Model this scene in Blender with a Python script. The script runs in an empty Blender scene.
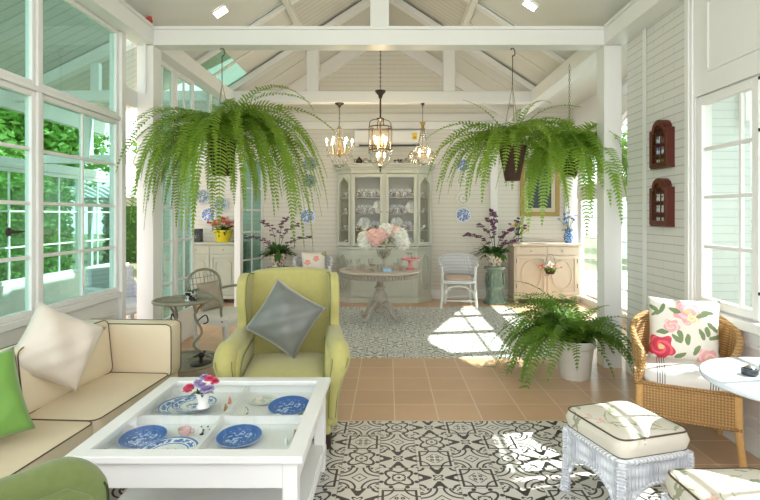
import bpy, bmesh, math, random
from math import sin, cos, pi, radians, sqrt, atan2
from mathutils import Vector, Matrix
random.seed(7)
S = bpy.context.scene
COL = S.collection

# ---------------------------------------------------------------- camera, world, sun, exposure
cam = bpy.data.cameras.new('camera'); camo = bpy.data.objects.new('camera', cam); COL.objects.link(camo)
camo.location = (0, 0, 1.45); camo.rotation_euler = (pi/2, 0, 0)
cam.sensor_width = 36; cam.lens = 503/760*36; cam.shift_x = -8/760; cam.shift_y = -35/760
cam.clip_start = .05; cam.clip_end = 200
S.camera = camo
S.view_settings.view_transform = 'Standard'; S.view_settings.look = 'None'
S.view_settings.exposure = 0.56; S.view_settings.gamma = 1; S.view_settings.use_curve_mapping = False
wd = bpy.data.worlds.new('world'); S.world = wd; wd.use_nodes = True
wn = wd.node_tree; wn.nodes.clear()
wo = wn.nodes.new('ShaderNodeOutputWorld'); wb = wn.nodes.new('ShaderNodeBackground')
wtc = wn.nodes.new('ShaderNodeTexCoord'); wsp = wn.nodes.new('ShaderNodeSeparateXYZ'); wr = wn.nodes.new('ShaderNodeValToRGB')
wn.links.new(wtc.outputs['Generated'], wsp.inputs[0]); wn.links.new(wsp.outputs[2], wr.inputs[0])
wr.color_ramp.elements[0].position = 0.0; wr.color_ramp.elements[0].color = (.97, .955, .95, 1)
wr.color_ramp.elements[1].position = .7; wr.color_ramp.elements[1].color = (.93, .96, 1, 1)
wn.links.new(wr.outputs[0], wb.inputs[0]); wb.inputs[1].default_value = 2.4
wn.links.new(wb.outputs[0], wo.inputs[0])
sl = bpy.data.lights.new('sun', 'SUN'); so = bpy.data.objects.new('sun', sl); COL.objects.link(so)
sl.energy = 9.0; sl.angle = radians(.6); sl.color = (1, .95, .88)
so.rotation_euler = Vector((-1, -.16, -1.04)).to_track_quat('-Z', 'Y').to_euler(); so.location = (8, 4, 9)

# ---------------------------------------------------------------- node helpers
class N:
    def __init__(s, nt, v): s.nt = nt; s.v = v
    def _m(s, op, *a):
        n = s.nt.nodes.new('ShaderNodeMath'); n.operation = op
        for i, x in enumerate((s,)+a):
            x = x.v if isinstance(x, N) else x
            if isinstance(x, (int, float)): n.inputs[i].default_value = x
            else: s.nt.links.new(x, n.inputs[i])
        return N(s.nt, n.outputs[0])
    def __add__(s, o): return s._m('ADD', o)
    def __sub__(s, o): return s._m('SUBTRACT', o)
    def __mul__(s, o): return s._m('MULTIPLY', o)
    def __truediv__(s, o): return s._m('DIVIDE', o)
    __radd__ = __add__; __rmul__ = __mul__
    def lt(s, o): return s._m('LESS_THAN', o)
    def gt(s, o): return s._m('GREATER_THAN', o)
    def abs(s): return s._m('ABSOLUTE')
    def floor(s): return s._m('FLOOR')
    def frac(s): return s._m('FRACT')
    def max(s, o): return s._m('MAXIMUM', o)
    def min(s, o): return s._m('MINIMUM', o)
    def sqrt(s): return s._m('SQRT')
    def sin(s): return s._m('SINE')
    def cos(s): return s._m('COSINE')
    def atan2(s, o): return s._m('ARCTAN2', o)
    def near(s, c, w): return (s-c).abs().lt(w)
def ln(x, y): return (x*x+y*y).sqrt()

def mat(name, col, rough=.5, metal=0, noise=0, nscale=8, bump=0, bscale=60, spec=.5, sheen=0, coat=0):
    m = bpy.data.materials.new(name); m.use_nodes = True; nt = m.node_tree
    b = nt.nodes['Principled BSDF']
    b.inputs['Base Color'].default_value = (*col, 1); b.inputs['Roughness'].default_value = rough
    b.inputs['Metallic'].default_value = metal; b.inputs['Specular IOR Level'].default_value = spec
    if sheen: b.inputs['Sheen Weight'].default_value = sheen
    if coat: b.inputs['Coat Weight'].default_value = coat; b.inputs['Coat Roughness'].default_value = .1
    if noise or bump:
        tc = nt.nodes.new('ShaderNodeTexCoord')
    if noise:
        n = nt.nodes.new('ShaderNodeTexNoise'); n.inputs['Scale'].default_value = nscale; n.inputs['Detail'].default_value = 5
        nt.links.new(tc.outputs['Object'], n.inputs['Vector'])
        mx = nt.nodes.new('ShaderNodeMix'); mx.data_type = 'RGBA'
        mx.inputs[6].default_value = (*[c*(1-noise) for c in col], 1); mx.inputs[7].default_value = (*[min(1, c*(1+noise)) for c in col], 1)
        nt.links.new(n.outputs[0], mx.inputs[0]); nt.links.new(mx.outputs[2], b.inputs['Base Color'])
    if bump:
        n2 = nt.nodes.new('ShaderNodeTexNoise'); n2.inputs['Scale'].default_value = bscale; n2.inputs['Detail'].default_value = 3
        nt.links.new(tc.outputs['Object'], n2.inputs['Vector'])
        bp = nt.nodes.new('ShaderNodeBump'); bp.inputs['Strength'].default_value = bump; bp.inputs['Distance'].default_value = .01
        nt.links.new(n2.outputs[0], bp.inputs['Height']); nt.links.new(bp.outputs[0], b.inputs['Normal'])
    return m
def bsdf(m): return m.node_tree.nodes['Principled BSDF']
def coords(m, kind='Object'):
    nt = m.node_tree; tc = nt.nodes.new('ShaderNodeTexCoord'); sp = nt.nodes.new('ShaderNodeSeparateXYZ')
    nt.links.new(tc.outputs[kind], sp.inputs[0]); return [N(nt, sp.outputs[i]) for i in range(3)]
def mixc(m, fac, a, b):
    nt = m.node_tree; mx = nt.nodes.new('ShaderNodeMix'); mx.data_type = 'RGBA'
    for i, x in ((0, fac), (6, a), (7, b)):
        x = x.v if isinstance(x, N) else x
        if isinstance(x, (int, float)): mx.inputs[i].default_value = x
        elif isinstance(x, tuple): mx.inputs[i].default_value = (*x[:3], 1)
        else: nt.links.new(x, mx.inputs[i])
    return mx.outputs[2]
def tobase(m, s): m.node_tree.links.new(s, bsdf(m).inputs['Base Color'])
def tobump(m, h, strength=.4, dist=.01):
    nt = m.node_tree; bp = nt.nodes.new('ShaderNodeBump'); bp.inputs['Strength'].default_value = strength; bp.inputs['Distance'].default_value = dist
    nt.links.new(h.v if isinstance(h, N) else h, bp.inputs['Height']); nt.links.new(bp.outputs[0], bsdf(m).inputs['Normal'])
def noise(m, scale, detail=2, vec='Object', which=0):
    nt = m.node_tree; tc = nt.nodes.new('ShaderNodeTexCoord'); n = nt.nodes.new('ShaderNodeTexNoise')
    n.inputs['Scale'].default_value = scale; n.inputs['Detail'].default_value = detail
    nt.links.new(tc.outputs[vec], n.inputs['Vector']); return N(nt, n.outputs[which])

def glass_mat(name, tint, refl=.5, rough=0.02):
    m = bpy.data.materials.new(name); m.use_nodes = True; nt = m.node_tree; nt.nodes.clear()
    o = nt.nodes.new('ShaderNodeOutputMaterial'); t = nt.nodes.new('ShaderNodeBsdfTransparent'); g = nt.nodes.new('ShaderNodeBsdfGlossy')
    t.inputs[0].default_value = (*tint, 1); g.inputs['Roughness'].default_value = rough
    fr = nt.nodes.new('ShaderNodeLayerWeight'); fr.inputs[0].default_value = .5
    k = (N(nt, fr.outputs[1])._m('POWER', 5.0)*.9+.04)*refl
    mx = nt.nodes.new('ShaderNodeMixShader')
    nt.links.new(k.v, mx.inputs[0])
    nt.links.new(t.outputs[0], mx.inputs[1]); nt.links.new(g.outputs[0], mx.inputs[2]); nt.links.new(mx.outputs[0], o.inputs[0])
    return m
def emit_mat(name, col, st):
    m = mat(name, col); bsdf(m).inputs['Emission Color'].default_value = (*col, 1); bsdf(m).inputs['Emission Strength'].default_value = st; return m
def leaf_mat(name, c1, c2, trans=.35):
    m = mat(name, c1, .45)
    n = noise(m, 9, 3); c = mixc(m, n, c1, c2); tobase(m, c)
    nt = m.node_tree; tr = nt.nodes.new('ShaderNodeBsdfTranslucent'); nt.links.new(c, tr.inputs[0])
    mx = nt.nodes.new('ShaderNodeMixShader'); mx.inputs[0].default_value = trans
    o = [x for x in nt.nodes if x.type == 'OUTPUT_MATERIAL'][0]
    nt.links.new(bsdf(m).outputs[0], mx.inputs[1]); nt.links.new(tr.outputs[0], mx.inputs[2]); nt.links.new(mx.outputs[0], o.inputs[0])
    return m

M = {}
M['white'] = mat('white_paint', (.87, .86, .85), .35, noise=.02, nscale=3)
M['cream'] = mat('cream_paint', (.80, .785, .75), .45, noise=.025, nscale=2)
M['ceil'] = mat('ceiling_board', (.76, .75, .71), .6, noise=.02, nscale=1.5)
M['glass'] = glass_mat('clear_glass', (.97, .985, .98), .4)
M['green_glass'] = glass_mat('green_glass', (.60, .785, .745), 1.5)
M['sky_glass'] = glass_mat('tinted_roof_glass', (.38, .50, .43), .6)
M['pale_glass'] = glass_mat('pale_window_glass', (.90, .97, .96), .5)
M['crystal'] = glass_mat('crystal', (.93, .93, .92), 1.6, .05)
M['bulb'] = emit_mat('warm_bulb', (1, .80, .50), 14)
M['panel_light'] = emit_mat('ceiling_lamp_lens', (1, .97, .90), 6)
M['brass'] = mat('aged_brass', (.45, .30, .13), .35, .9)
M['bronze'] = mat('dark_bronze', (.07, .05, .04), .45, .6)
M['black'] = mat('black', (.015, .015, .017), .4)
M['porcelain'] = mat('porcelain', (.82, .82, .80), .12)
M['sage'] = mat('sage_paint', (.56, .575, .50), .5, noise=.06, nscale=9)
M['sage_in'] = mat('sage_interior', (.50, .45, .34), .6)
M['green'] = mat('yellow_green_fabric', (.47, .43, .15), .85, noise=.10, nscale=30, bump=.25, bscale=300, sheen=.3)
M['green_seam'] = mat('green_piping', (.22, .24, .06), .8)
M['moss'] = mat('moss_fabric', (.19, .245, .075), .85, noise=.15, nscale=40, bump=.3, bscale=300, sheen=.3)
M['moss_seam'] = mat('moss_piping', (.035, .055, .015), .8)
M['leather'] = mat('cream_leather', (.80, .68, .50), .42, noise=.03, nscale=6, bump=.05, bscale=40)
M['piping'] = mat('brown_piping', (.10, .07, .045), .5)
M['beige_silk'] = mat('beige_silk', (.74, .65, .56), .38, noise=.05, nscale=14, sheen=.4)
M['green_silk'] = mat('green_cloth', (.17, .36, .06), .6, noise=.08, nscale=14, sheen=.3)
M['grey_silk'] = mat('grey_silk', (.15, .158, .145), .38, noise=.06, nscale=14, sheen=.5)
M['wood_dark'] = mat('dark_basket', (.055, .025, .015), .7, noise=.4, nscale=60, bump=.8, bscale=90)
M['soil'] = mat('soil', (.035, .02, .014), .95, noise=.3, nscale=50)
M['fern'] = leaf_mat('fern_leaf', (.14, .28, .02), (.38, .55, .07), .45)
M['fern_b'] = leaf_mat('fern_leaf_bright', (.22, .42, .035), (.46, .66, .12), .5)
M['fern_d'] = leaf_mat('fern_leaf_deep', (.07, .20, .02), (.27, .44, .06), .4)  # lighter mottling puts sunlit speckles into the potted fern's colour
M['leafd'] = leaf_mat('dark_leaf', (.03, .09, .02), (.09, .2, .04), .25)
M['hedge'] = leaf_mat('hedge_leaf', (.05, .17, .03), (.22, .40, .06), .35)
M['tree'] = leaf_mat('tree_leaf', (.06, .20, .03), (.30, .52, .10), .4)
M['bark'] = mat('bark', (.12, .08, .05), .9)
M['mahog'] = mat('red_mahogany', (.10, .016, .009), .35, noise=.3, nscale=25)
M['dresser'] = mat('pink_cream_paint', (.70, .58, .47), .55, noise=.05, nscale=10)
M['sage2'] = mat('grey_green_paint', (.50, .51, .41), .55, noise=.07, nscale=10)
M['greywood'] = mat('grey_washed_wood', (.42, .36, .30), .6, noise=.25, nscale=30)
M['tabletop_wood'] = mat('washed_table_top', (.55, .47, .40), .4, noise=.15, nscale=12)
M['wicker_w'] = mat('white_wicker', (.80, .82, .86), .5)
M['rattan'] = mat('honey_rattan', (.62, .36, .14), .45)
M['rattan_pole'] = mat('rattan_pole', (.66, .38, .14), .4, noise=.2, nscale=30)
M['iron'] = mat('greige_iron', (.33, .31, .24), .55, .2, noise=.2, nscale=30)
M['chair_white'] = mat('chair_white', (.72, .72, .68), .4)
M['pinkglass'] = mat('pink_ceramic', (.80, .28, .30), .2)
M['teal'] = mat('teal_glaze', (.10, .28, .27), .2)
M['yellow'] = mat('yellow_pot', (.85, .68, .03), .35)
M['coral'] = mat('coral_petal', (.80, .22, .12), .6)
M['pink'] = mat('pink_petal', (.92, .60, .55), .6, noise=.1, nscale=40)
M['hotpink'] = mat('hot_pink_petal', (.80, .12, .22), .6)
M['whitepetal'] = mat('white_petal', (.88, .86, .80), .6)
M['lilac'] = mat('lilac_petal', (.50, .42, .66), .6)
M['plum'] = mat('plum_petal', (.22, .07, .16), .6)
M['gold'] = mat('gold_frame', (.42, .28, .10), .4, .5, noise=.2, nscale=30)
M['red'] = mat('red_bell', (.55, .05, .04), .4)
M['chrome'] = mat('chrome', (.6, .6, .6), .2, 1)
M['marble'] = mat('pale_marble', (.72, .78, .86), .22, noise=.1, nscale=7)
M['potwhite'] = mat('white_pot', (.78, .76, .70), .4, noise=.04, nscale=12)
M['hinge'] = mat('dark_hinge', (.05, .045, .04), .5, .5)

# weave
def weave(m, col, dark, f=95, dirz=110, st=.9):
    x, y, z = coords(m)
    a = ((x+y)*f).sin(); b = (z*dirz).sin()
    h = (a*b).abs() ; tobump(m, h, st, .006)
    tobase(m, mixc(m, h, dark, col))
weave(M['wicker_w'], (.86, .88, .91), (.60, .62, .68), 150, 60)
weave(M['rattan'], (.72, .44, .19), (.34, .17, .055), 190, 190)

# painted brick
def brick_mat(name, c1, c2, axis, w=.22, h=.067, st=.55):
    m = mat(name, c1, .5); nt = m.node_tree
    x, y, z = coords(m); u = x if axis == 'x' else y
    row = (z/h).floor(); v = (z/h).frac(); uu = (u/w + row*.5).frac()
    j = v.lt(.10)
    j2 = uu.lt(.03)*.3
    jj = j.max(j2)
    n = noise(m, 3, 4)
    base = mixc(m, n, tuple(c*.94 for c in c1), c1)
    tobase(m, mixc(m, jj, base, c2)); tobump(m, (jj*-1)+1, st, .006)
    return m
M['brick_back'] = brick_mat('painted_brick_back', (.78, .75, .68), (.60, .57, .50), 'x', .21, .075)
M['brick_right'] = brick_mat('painted_brick_right', (.78, .765, .73), (.50, .49, .46), 'y', .30, .0675)
M['brick_bay'] = brick_mat('painted_brick_bay', (.72, .79, .775), (.55, .62, .60), 'x', .42, .075)
M['brick_out'] = brick_mat('painted_brick_outside', (.86, .86, .84), (.66, .66, .64), 'y', .42, .125)
def plank_mat(name, c, axis, w=.10):
    m = mat(name, c, .55); x, y, z = coords(m); u = {'x': x, 'y': y, 'z': z}[axis]
    j = (u/w).frac().lt(.08); n = noise(m, 4, 3)
    tobase(m, mixc(m, j, mixc(m, n, tuple(k*.93 for k in c), c), tuple(k*.55 for k in c))); tobump(m, (j*-1)+1, .4)
    return m
M['plank'] = plank_mat('ceiling_planks', (.70, .68, .63), 'y', .11)
M['plank_reflected'] = plank_mat('reflected_planks', (.60, .62, .58), 'y', .16)  # planks imitating a ceiling reflected in the left glass

# floor
def floor_mat():
    m = mat('floor_tiles', (.6, .35, .2), .32)
    x, y, z = coords(m, 'Object')
    T = .311; P = .218
    # terracotta
    tx = ((x-.044)/T); ty = ((y-3.54)/T)
    gx = tx.frac(); gy = ty.frac()
    grout = (gx.lt(.025)).max(gy.lt(.028))
    wn_ = m.node_tree.nodes.new('ShaderNodeTexWhiteNoise'); wn_.noise_dimensions = '2D'
    cb = m.node_tree.nodes.new('ShaderNodeCombineXYZ'); m.node_tree.links.new(tx.floor().v, cb.inputs[0]); m.node_tree.links.new(ty.floor().v, cb.inputs[1])
    m.node_tree.links.new(cb.outputs[0], wn_.inputs['Vector'])
    n = noise(m, 5, 4)
    tv = N(m.node_tree, wn_.outputs['Value'])*.5+n*.6
    terra = mixc(m, tv, (.56, .345, .205), (.71, .46, .285))
    terra = mixc(m, grout, terra, (.78, .64, .50))
    # patterned cement tiles
    def patt(ox, oy, dark, light, seed):
        px = (x-ox)/P; py = (y-oy)/P
        ix = px.floor(); iy = py.floor(); u = px.frac()-.5; v = py.frac()-.5
        a = u.abs(); b = v.abs()
        r = ln(a, b); rc = ln((a*-1)+.5, (b*-1)+.5); th = v.atan2(u); c4 = (th*4).cos(); c8 = (th*8).cos()
        mx = a.max(b); s = a+b
        lace = c8*.012
        # A framed diamond with four petals
        A = mx.near(.40, .030).max(rc.near(.36, .024)).max(s.near(.27, .018)*r.lt(.24))
        pet = ln(a-.075, b-.075).near(.035, .017); A = A.max(pet).max(s.near(.60, .03)*mx.lt(.37)*0)
        # B corner arcs and star diamond
        B = rc.near(.42, .026).max(rc.near(.27, .026)).max((rc.lt(.16)*((a-b).abs().lt(.022)))).max(s.near(.19, .02)).max(r.lt(.035)).max((rc.near(.2, .03))*((a-b).abs().gt(.10)))
        # C floral rosette
        C = (r+c4*.10).near(.34, .042).max((r+lace).near(.16, .020)).max(r.lt(.045)).max(ln(a-.13, b-.13).lt(.03)).max(ln(a-.44, b-.20).lt(.06)).max(ln(a-.20, b-.44).lt(.06))
        # D bold bow ties
        mn_ = a.min(b)
        D = (mn_.lt((mx-.10)*.52)*mx.gt(.17)*(ln(mx-.47, mn_).gt(.075))).max((r+c4*.05).near(.10, .03)).max(rc.near(.15, .035)).max(rc.lt(.05))
        w = m.node_tree.nodes.new('ShaderNodeTexWhiteNoise'); w.noise_dimensions = '2D'
        c_ = m.node_tree.nodes.new('ShaderNodeCombineXYZ'); m.node_tree.links.new((ix+seed).v, c_.inputs[0]); m.node_tree.links.new(iy.v, c_.inputs[1])
        # diagonal arrangement of four designs
        k = (((ix+iy*3)/4).frac()*4+.1).floor()
        k = ((ix*1+iy*1+ (iy/2).floor())/4).frac()*4
        pat = (k.lt(.5)*A) + (k.gt(.5)*k.lt(1.5)*B) + (k.gt(1.5)*k.lt(2.5)*C) + (k.gt(2.5)*k.lt(3.5)*D)
        edge = mx.gt(.488)
        nn = noise(m, 12, 3)
        li = mixc(m, nn, tuple(q*.90 for q in light), light)
        return mixc(m, pat.max(edge*.35), li, dark)
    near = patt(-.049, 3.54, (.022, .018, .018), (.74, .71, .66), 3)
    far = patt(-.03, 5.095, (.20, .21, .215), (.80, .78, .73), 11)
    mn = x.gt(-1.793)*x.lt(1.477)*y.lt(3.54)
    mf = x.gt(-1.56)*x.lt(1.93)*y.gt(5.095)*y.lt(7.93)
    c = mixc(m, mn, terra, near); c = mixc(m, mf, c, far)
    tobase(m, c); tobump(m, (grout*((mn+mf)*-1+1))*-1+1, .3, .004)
    return m
M['floor'] = floor_mat()

# painted blobs on fabric in a local plane: list of (u, v, r, colour)
def blob_fabric(name, base, blobs, axes=('x', 'y'), rough=.7, wob=.5, nsc=14, stripes=None):
    m = mat(name, base, rough, bump=.15, bscale=250)
    xyz = dict(zip('xyz', coords(m))); u = xyz[axes[0]]; v = xyz[axes[1]]
    n = noise(m, nsc, 2); n2 = noise(m, nsc*1.7, 2)
    u = u+(n-.5)*.05*wob; v = v+(n2-.5)*.05*wob
    c = tuple(base)
    for (bu, bv, br, col, kind) in blobs:
        du = u-bu; dv = v-bv
        if kind == 'leaf':      # elongated
            an = (bu*37+bv*91) % 3.14; ca, sa = cos(an), sin(an)
            d = ln(du*ca+dv*sa, (dv*ca-du*sa)*2.6)
            c = mixc(m, d.lt(br), c, col)
        elif kind == 'rose':
            d = ln(du, dv); th = dv.atan2(du)
            e = d+(th*5).sin()*br*.16
            c = mixc(m, e.lt(br), c, col)
            c = mixc(m, (d*(44/br*.04)*6+th*2).sin().gt(.35)*e.lt(br*.92), c, tuple(min(1, k*1.35+.06) for k in col))
            c = mixc(m, d.lt(br*.22), c, (.75, .55, .25))
        elif kind == 'stem':
            an = (bu*53+bv*17) % 3.14; ca, sa = cos(an), sin(an)
            p = du*ca+dv*sa; q = dv*ca-du*sa+p*p*4
            c = mixc(m, q.abs().lt(.003)*p.abs().lt(br), c, col)
    if stripes:
        ax, segs = stripes; w = xyz[ax]
        for s0 in segs: c = mixc(m, (w.near(s0, .0022)), c, (.06, .07, .09))
    tobase(m, c if not isinstance(c, tuple) else mixc(m, 0., c, c))
    return m
rb = random.Random(3)
ros = [(-.13, -.12, .075, (.62, .05, .09), 'rose'), (.02, .115, .072, (.80, .38, .40), 'rose'), (-.07, .02, .042, (.82, .40, .42), 'rose'), (.13, -.165, .055, (.85, .42, .42), 'rose'), (.05, .075, .03, (.80, .62, .38), 'rose')]
for (a_, b_) in [(-.15, .10), (-.12, .13), (-.17, .13), (.13, 0), (.16, .03), (.10, -.02), (.17, -.03), (-.02, -.04), (.02, -.06), (-.04, -.06), (.13, .12), (.10, .10), (-.05, .12), (.2, -.1), (-.02, -.16), (-.12, -.02), (.07, -.12)]:
    ros.append((a_, b_, .036, (.20, .26, .12), 'leaf'))
M['floral_pillow'] = blob_fabric('rose_print_linen', (.80, .76, .68), ros, ('x', 'z'))
st = []
for i in range(7): st.append((rb.uniform(-.2, .2), rb.uniform(-.2, .2), .12, (.36, .36, .24), 'stem'))
for i in range(16): st.append((rb.uniform(-.2, .2), rb.uniform(-.2, .2), .024, rb.choice([(.40, .42, .26), (.34, .38, .28), (.50, .46, .30)]), 'leaf'))
for i in range(7): st.append((rb.uniform(-.2, .2), rb.uniform(-.2, .2), .020, rb.choice([(.86, .82, .74), (.60, .62, .66), (.66, .42, .36)]), 'rose'))
M['floral_stool'] = blob_fabric('vine_print_cotton', (.73, .68, .575), st, ('x', 'y'), wob=1.2)
M['stripe_seat'] = blob_fabric('striped_linen', (.76, .72, .68), [], ('x', 'y'), stripes=('x', (-.155, -.142, -.129, -.116, .116, .129, .142, .155)))
sm = [(rb.uniform(-.18, .18), rb.uniform(.0, .5), .045, rb.choice([(.75, .28, .25), (.30, .38, .18), (.82, .55, .35)]), 'rose') for i in range(12)]
M['floral_far'] = blob_fabric('small_floral_print', (.80, .76, .68), sm, ('x', 'z'))

# plate patterns
def plate_mat(name, base, col, bands, petals=24):
    m = mat(name, base, .15); x, y, z = coords(m); r = ln(x, y); th = y.atan2(x)
    c = base
    n = noise(m, 45, 3)
    for (r0, w, mode) in bands:
        if mode == 'solid': f = r.near(r0, w)
        elif mode == 'lace': f = r.near(r0, w)*((th*petals).sin()*.7+(n-.5)*5).gt(-.1)
        else: f = r.near(r0, w)*n.gt(.47)
        c = mixc(m, f, c, col)
    tobase(m, c); return m
M['plate_blue'] = plate_mat('blue_plate_glaze', (.42, .56, .80), (.04, .13, .42), [(.0, .085, 'blotch'), (.118, .018, 'solid'), (.09, .006, 'solid'), (.105, .012, 'blotch')])
M['plate_rim'] = plate_mat('white_blue_rim_glaze', (.84, .84, .82), (.10, .22, .55), [(.134, .005, 'solid'), (.112, .012, 'blotch'), (.092, .003, 'solid'), (.02, .03, 'blotch')])
M['plate_willow'] = plate_mat('willow_glaze', (.80, .83, .88), (.16, .25, .55), [(.095, .022, 'blotch'), (.03, .035, 'blotch'), (.07, .004, 'solid')])
M['plate_dark'] = plate_mat('slate_glaze', (.55, .60, .60), (.10, .17, .22), [(.09, .03, 'lace'), (.03, .04, 'blotch')])
M['plate_cream'] = plate_mat('cream_glaze', (.80, .78, .70), (.50, .50, .48), [(.09, .018, 'lace'), (.0, .03, 'blotch')])
M['china'] = mat('patterned_china', (.74, .72, .68), .2)
_n = noise(M['china'], 55, 2); tobase(M['china'], mixc(M['china'], _n.gt(.53), (.76, .74, .70), (.24, .19, .18)))
_x, _y, _z = coords(M['teal']); _n = noise(M['teal'], 16, 3)
tobase(M['teal'], mixc(M['teal'], _n, (.02, .16, .22), (.40, .42, .26)))
M['mixpot'] = mat('painted_pot', (.6, .55, .4), .3); _n = noise(M['mixpot'], 26, 2)
tobase(M['mixpot'], mixc(M['mixpot'], _n.gt(.52), (.72, .68, .55), (.28, .20, .16)))
M['dalmatian'] = mat('black_white_glaze', (.8, .8, .8), .3); _n = noise(M['dalmatian'], 28, 1)
tobase(M['dalmatian'], mixc(M['dalmatian'], _n.gt(.5), (.78, .78, .74), (.02, .02, .02)))

# ---------------------------------------------------------------- mesh helpers
def Rz(a): return Matrix.Rotation(a, 4, 'Z')
def Rx(a): return Matrix.Rotation(a, 4, 'X')
def Ry(a): return Matrix.Rotation(a, 4, 'Y')
def Tr(x, y=0, z=0): return Matrix.Translation((x, y, z))
class MB:
    def __init__(s): s.v = []; s.f = []; s.T = Matrix.Identity(4)
    def add(s, vs, fs):
        k = len(s.v); s.v += [tuple(s.T @ Vector(p)) for p in vs]; s.f += [tuple(i+k for i in f) for f in fs]; return s
    def box(s, x0, x1, y0, y1, z0, z1):
        vs = [(x, y, z) for z in (z0, z1) for (x, y) in ((x0, y0), (x1, y0), (x1, y1), (x0, y1))]
        return s.add(vs, [(3, 2, 1, 0), (4, 5, 6, 7), (0, 1, 5, 4), (1, 2, 6, 5), (2, 3, 7, 6), (3, 0, 4, 7)])
    def prism(s, pts, a0, a1, axis='z'):
        n = len(pts)
        def P(p, a): return {'z': (p[0], p[1], a), 'y': (p[0], a, p[1]), 'x': (a, p[0], p[1])}[axis]
        vs = [P(p, a0) for p in pts]+[P(p, a1) for p in pts]
        fs = [tuple(range(n))[::-1], tuple(range(n, 2*n))]+[(i, (i+1) % n, n+(i+1) % n, n+i) for i in range(n)]
        return s.add(vs, fs)
    def ring(s, outer, inner, a0, a1, axis='y'):
        n = len(outer)
        def P(p, a): return {'z': (p[0], p[1], a), 'y': (p[0], a, p[1]), 'x': (a, p[0], p[1])}[axis]
        vs = [P(p, a) for a in (a0, a1) for p in list(outer)+list(inner)]
        fs = []
        for i in range(n):
            j = (i+1) % n
            fs += [(i, j, n+j, n+i), (2*n+i, 3*n+i, 3*n+j, 2*n+j), (i, 2*n+i, 2*n+j, j), (n+i, n+j, 3*n+j, 3*n+i)]
        return s.add(vs, fs)
    def lathe(s, prof, n=24, c=(0, 0, 0)):
        vs = []; fs = []; m = len(prof)
        for i in range(n):
            a = 2*pi*i/n
            for (r, z) in prof: vs.append((c[0]+r*cos(a), c[1]+r*sin(a), c[2]+z))
        for i in range(n):
            j = (i+1) % n
            for k in range(m-1): fs.append((i*m+k, j*m+k, j*m+k+1, i*m+k+1))
        if prof[0][0] > 1e-4: fs.append(tuple(i*m for i in range(n))[::-1])
        if prof[-1][0] > 1e-4: fs.append(tuple(i*m+m-1 for i in range(n)))
        return s.add(vs, fs)
    def open_lathe(s, prof, n=24, c=(0, 0, 0)):
        vs = []; fs = []; m = len(prof)
        for i in range(n):
            a = 2*pi*i/n
            for (r, z) in prof: vs.append((c[0]+r*cos(a), c[1]+r*sin(a), c[2]+z))
        for i in range(n):
            j = (i+1) % n
            for k in range(m-1): fs.append((i*m+k, j*m+k, j*m+k+1, i*m+k+1))
        return s.add(vs, fs)
    def tube(s, pts, r, n=8, closed=False, flat=1):
        pts = [Vector(p) for p in pts]; m = len(pts)
        rr = r if isinstance(r, (list, tuple)) else [r]*m
        vs = []; fs = []; up = None
        for i, p in enumerate(pts):
            if closed: t = pts[(i+1) % m]-pts[i-1]
            else: t = pts[min(i+1, m-1)]-pts[max(i-1, 0)]
            if t.length < 1e-9: t = Vector((0, 0, 1))
            t.normalize()
            if up is None:
                up = Vector((0, 0, 1)) if abs(t.z) < .9 else Vector((0, 1, 0))
            u = (up-t*up.dot(t))
            if u.length < 1e-6: u = t.orthogonal()
            u.normalize(); up = u; w = t.cross(u)
            for k in range(n):
                a = 2*pi*k/n; vs.append(tuple(p+u*(rr[i]*cos(a))+w*(rr[i]*flat*sin(a))))
        for i in range(m if closed else m-1):
            j = (i+1) % m
            for k in range(n):
                l = (k+1) % n; fs.append((i*n+k, j*n+k, j*n+l, i*n+l))
        if not closed: fs += [tuple(range(n)), tuple((m-1)*n+k for k in range(n))[::-1]]
        return s.add(vs, fs)
    def ball(s, c, r, n=10, m=6, sq=(1, 1, 1)):
        prof = [(sin(pi*k/m), -cos(pi*k/m)) for k in range(m+1)]
        vs = [(c[0], c[1], c[2]-r*sq[2])]; fs = []
        for k in range(1, m):
            for i in range(n):
                a = 2*pi*i/n; vs.append((c[0]+r*sq[0]*prof[k][0]*cos(a), c[1]+r*sq[1]*prof[k][0]*sin(a), c[2]+r*sq[2]*prof[k][1]))
        vs.append((c[0], c[1], c[2]+r*sq[2])); L = len(vs)-1
        for i in range(n):
            j = (i+1) % n; fs.append((0, 1+j, 1+i)); fs.append((L, 1+(m-2)*n+i, 1+(m-2)*n+j))
            for k in range(m-2): fs.append((1+k*n+i, 1+k*n+j, 1+(k+1)*n+j, 1+(k+1)*n+i))
        return s.add(vs, fs)
    def quad(s, a, b, c, d): return s.add([a, b, c, d], [(0, 1, 2, 3)])
    def build(s, name, m, parent=None, bevel=0, seg=2, smooth=35, sub=0, solid=0):
        me = bpy.data.meshes.new(name); me.from_pydata(s.v, [], s.f); me.update()
        bm = bmesh.new(); bm.from_mesh(me)
        if not getattr(s, 'raw', False): bmesh.ops.recalc_face_normals(bm, faces=bm.faces)
        bm.to_mesh(me); bm.free()
        me.materials.append(m if not isinstance(m, str) else M[m])
        if smooth:
            for p in me.polygons: p.use_smooth = True
            if smooth < 180: me.set_sharp_from_angle(angle=radians(smooth))
        o = bpy.data.objects.new(name, me); COL.objects.link(o)
        if parent: o.parent = parent
        if solid:
            md = o.modifiers.new('solid', 'SOLIDIFY'); md.thickness = solid; md.offset = 0
        if bevel:
            md = o.modifiers.new('bevel', 'BEVEL'); md.width = bevel; md.segments = seg; md.limit_method = 'ANGLE'; md.angle_limit = radians(40)
            md.harden_normals = True
        if sub:
            md = o.modifiers.new('sub', 'SUBSURF'); md.levels = sub; md.render_levels = sub
        return o
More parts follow.
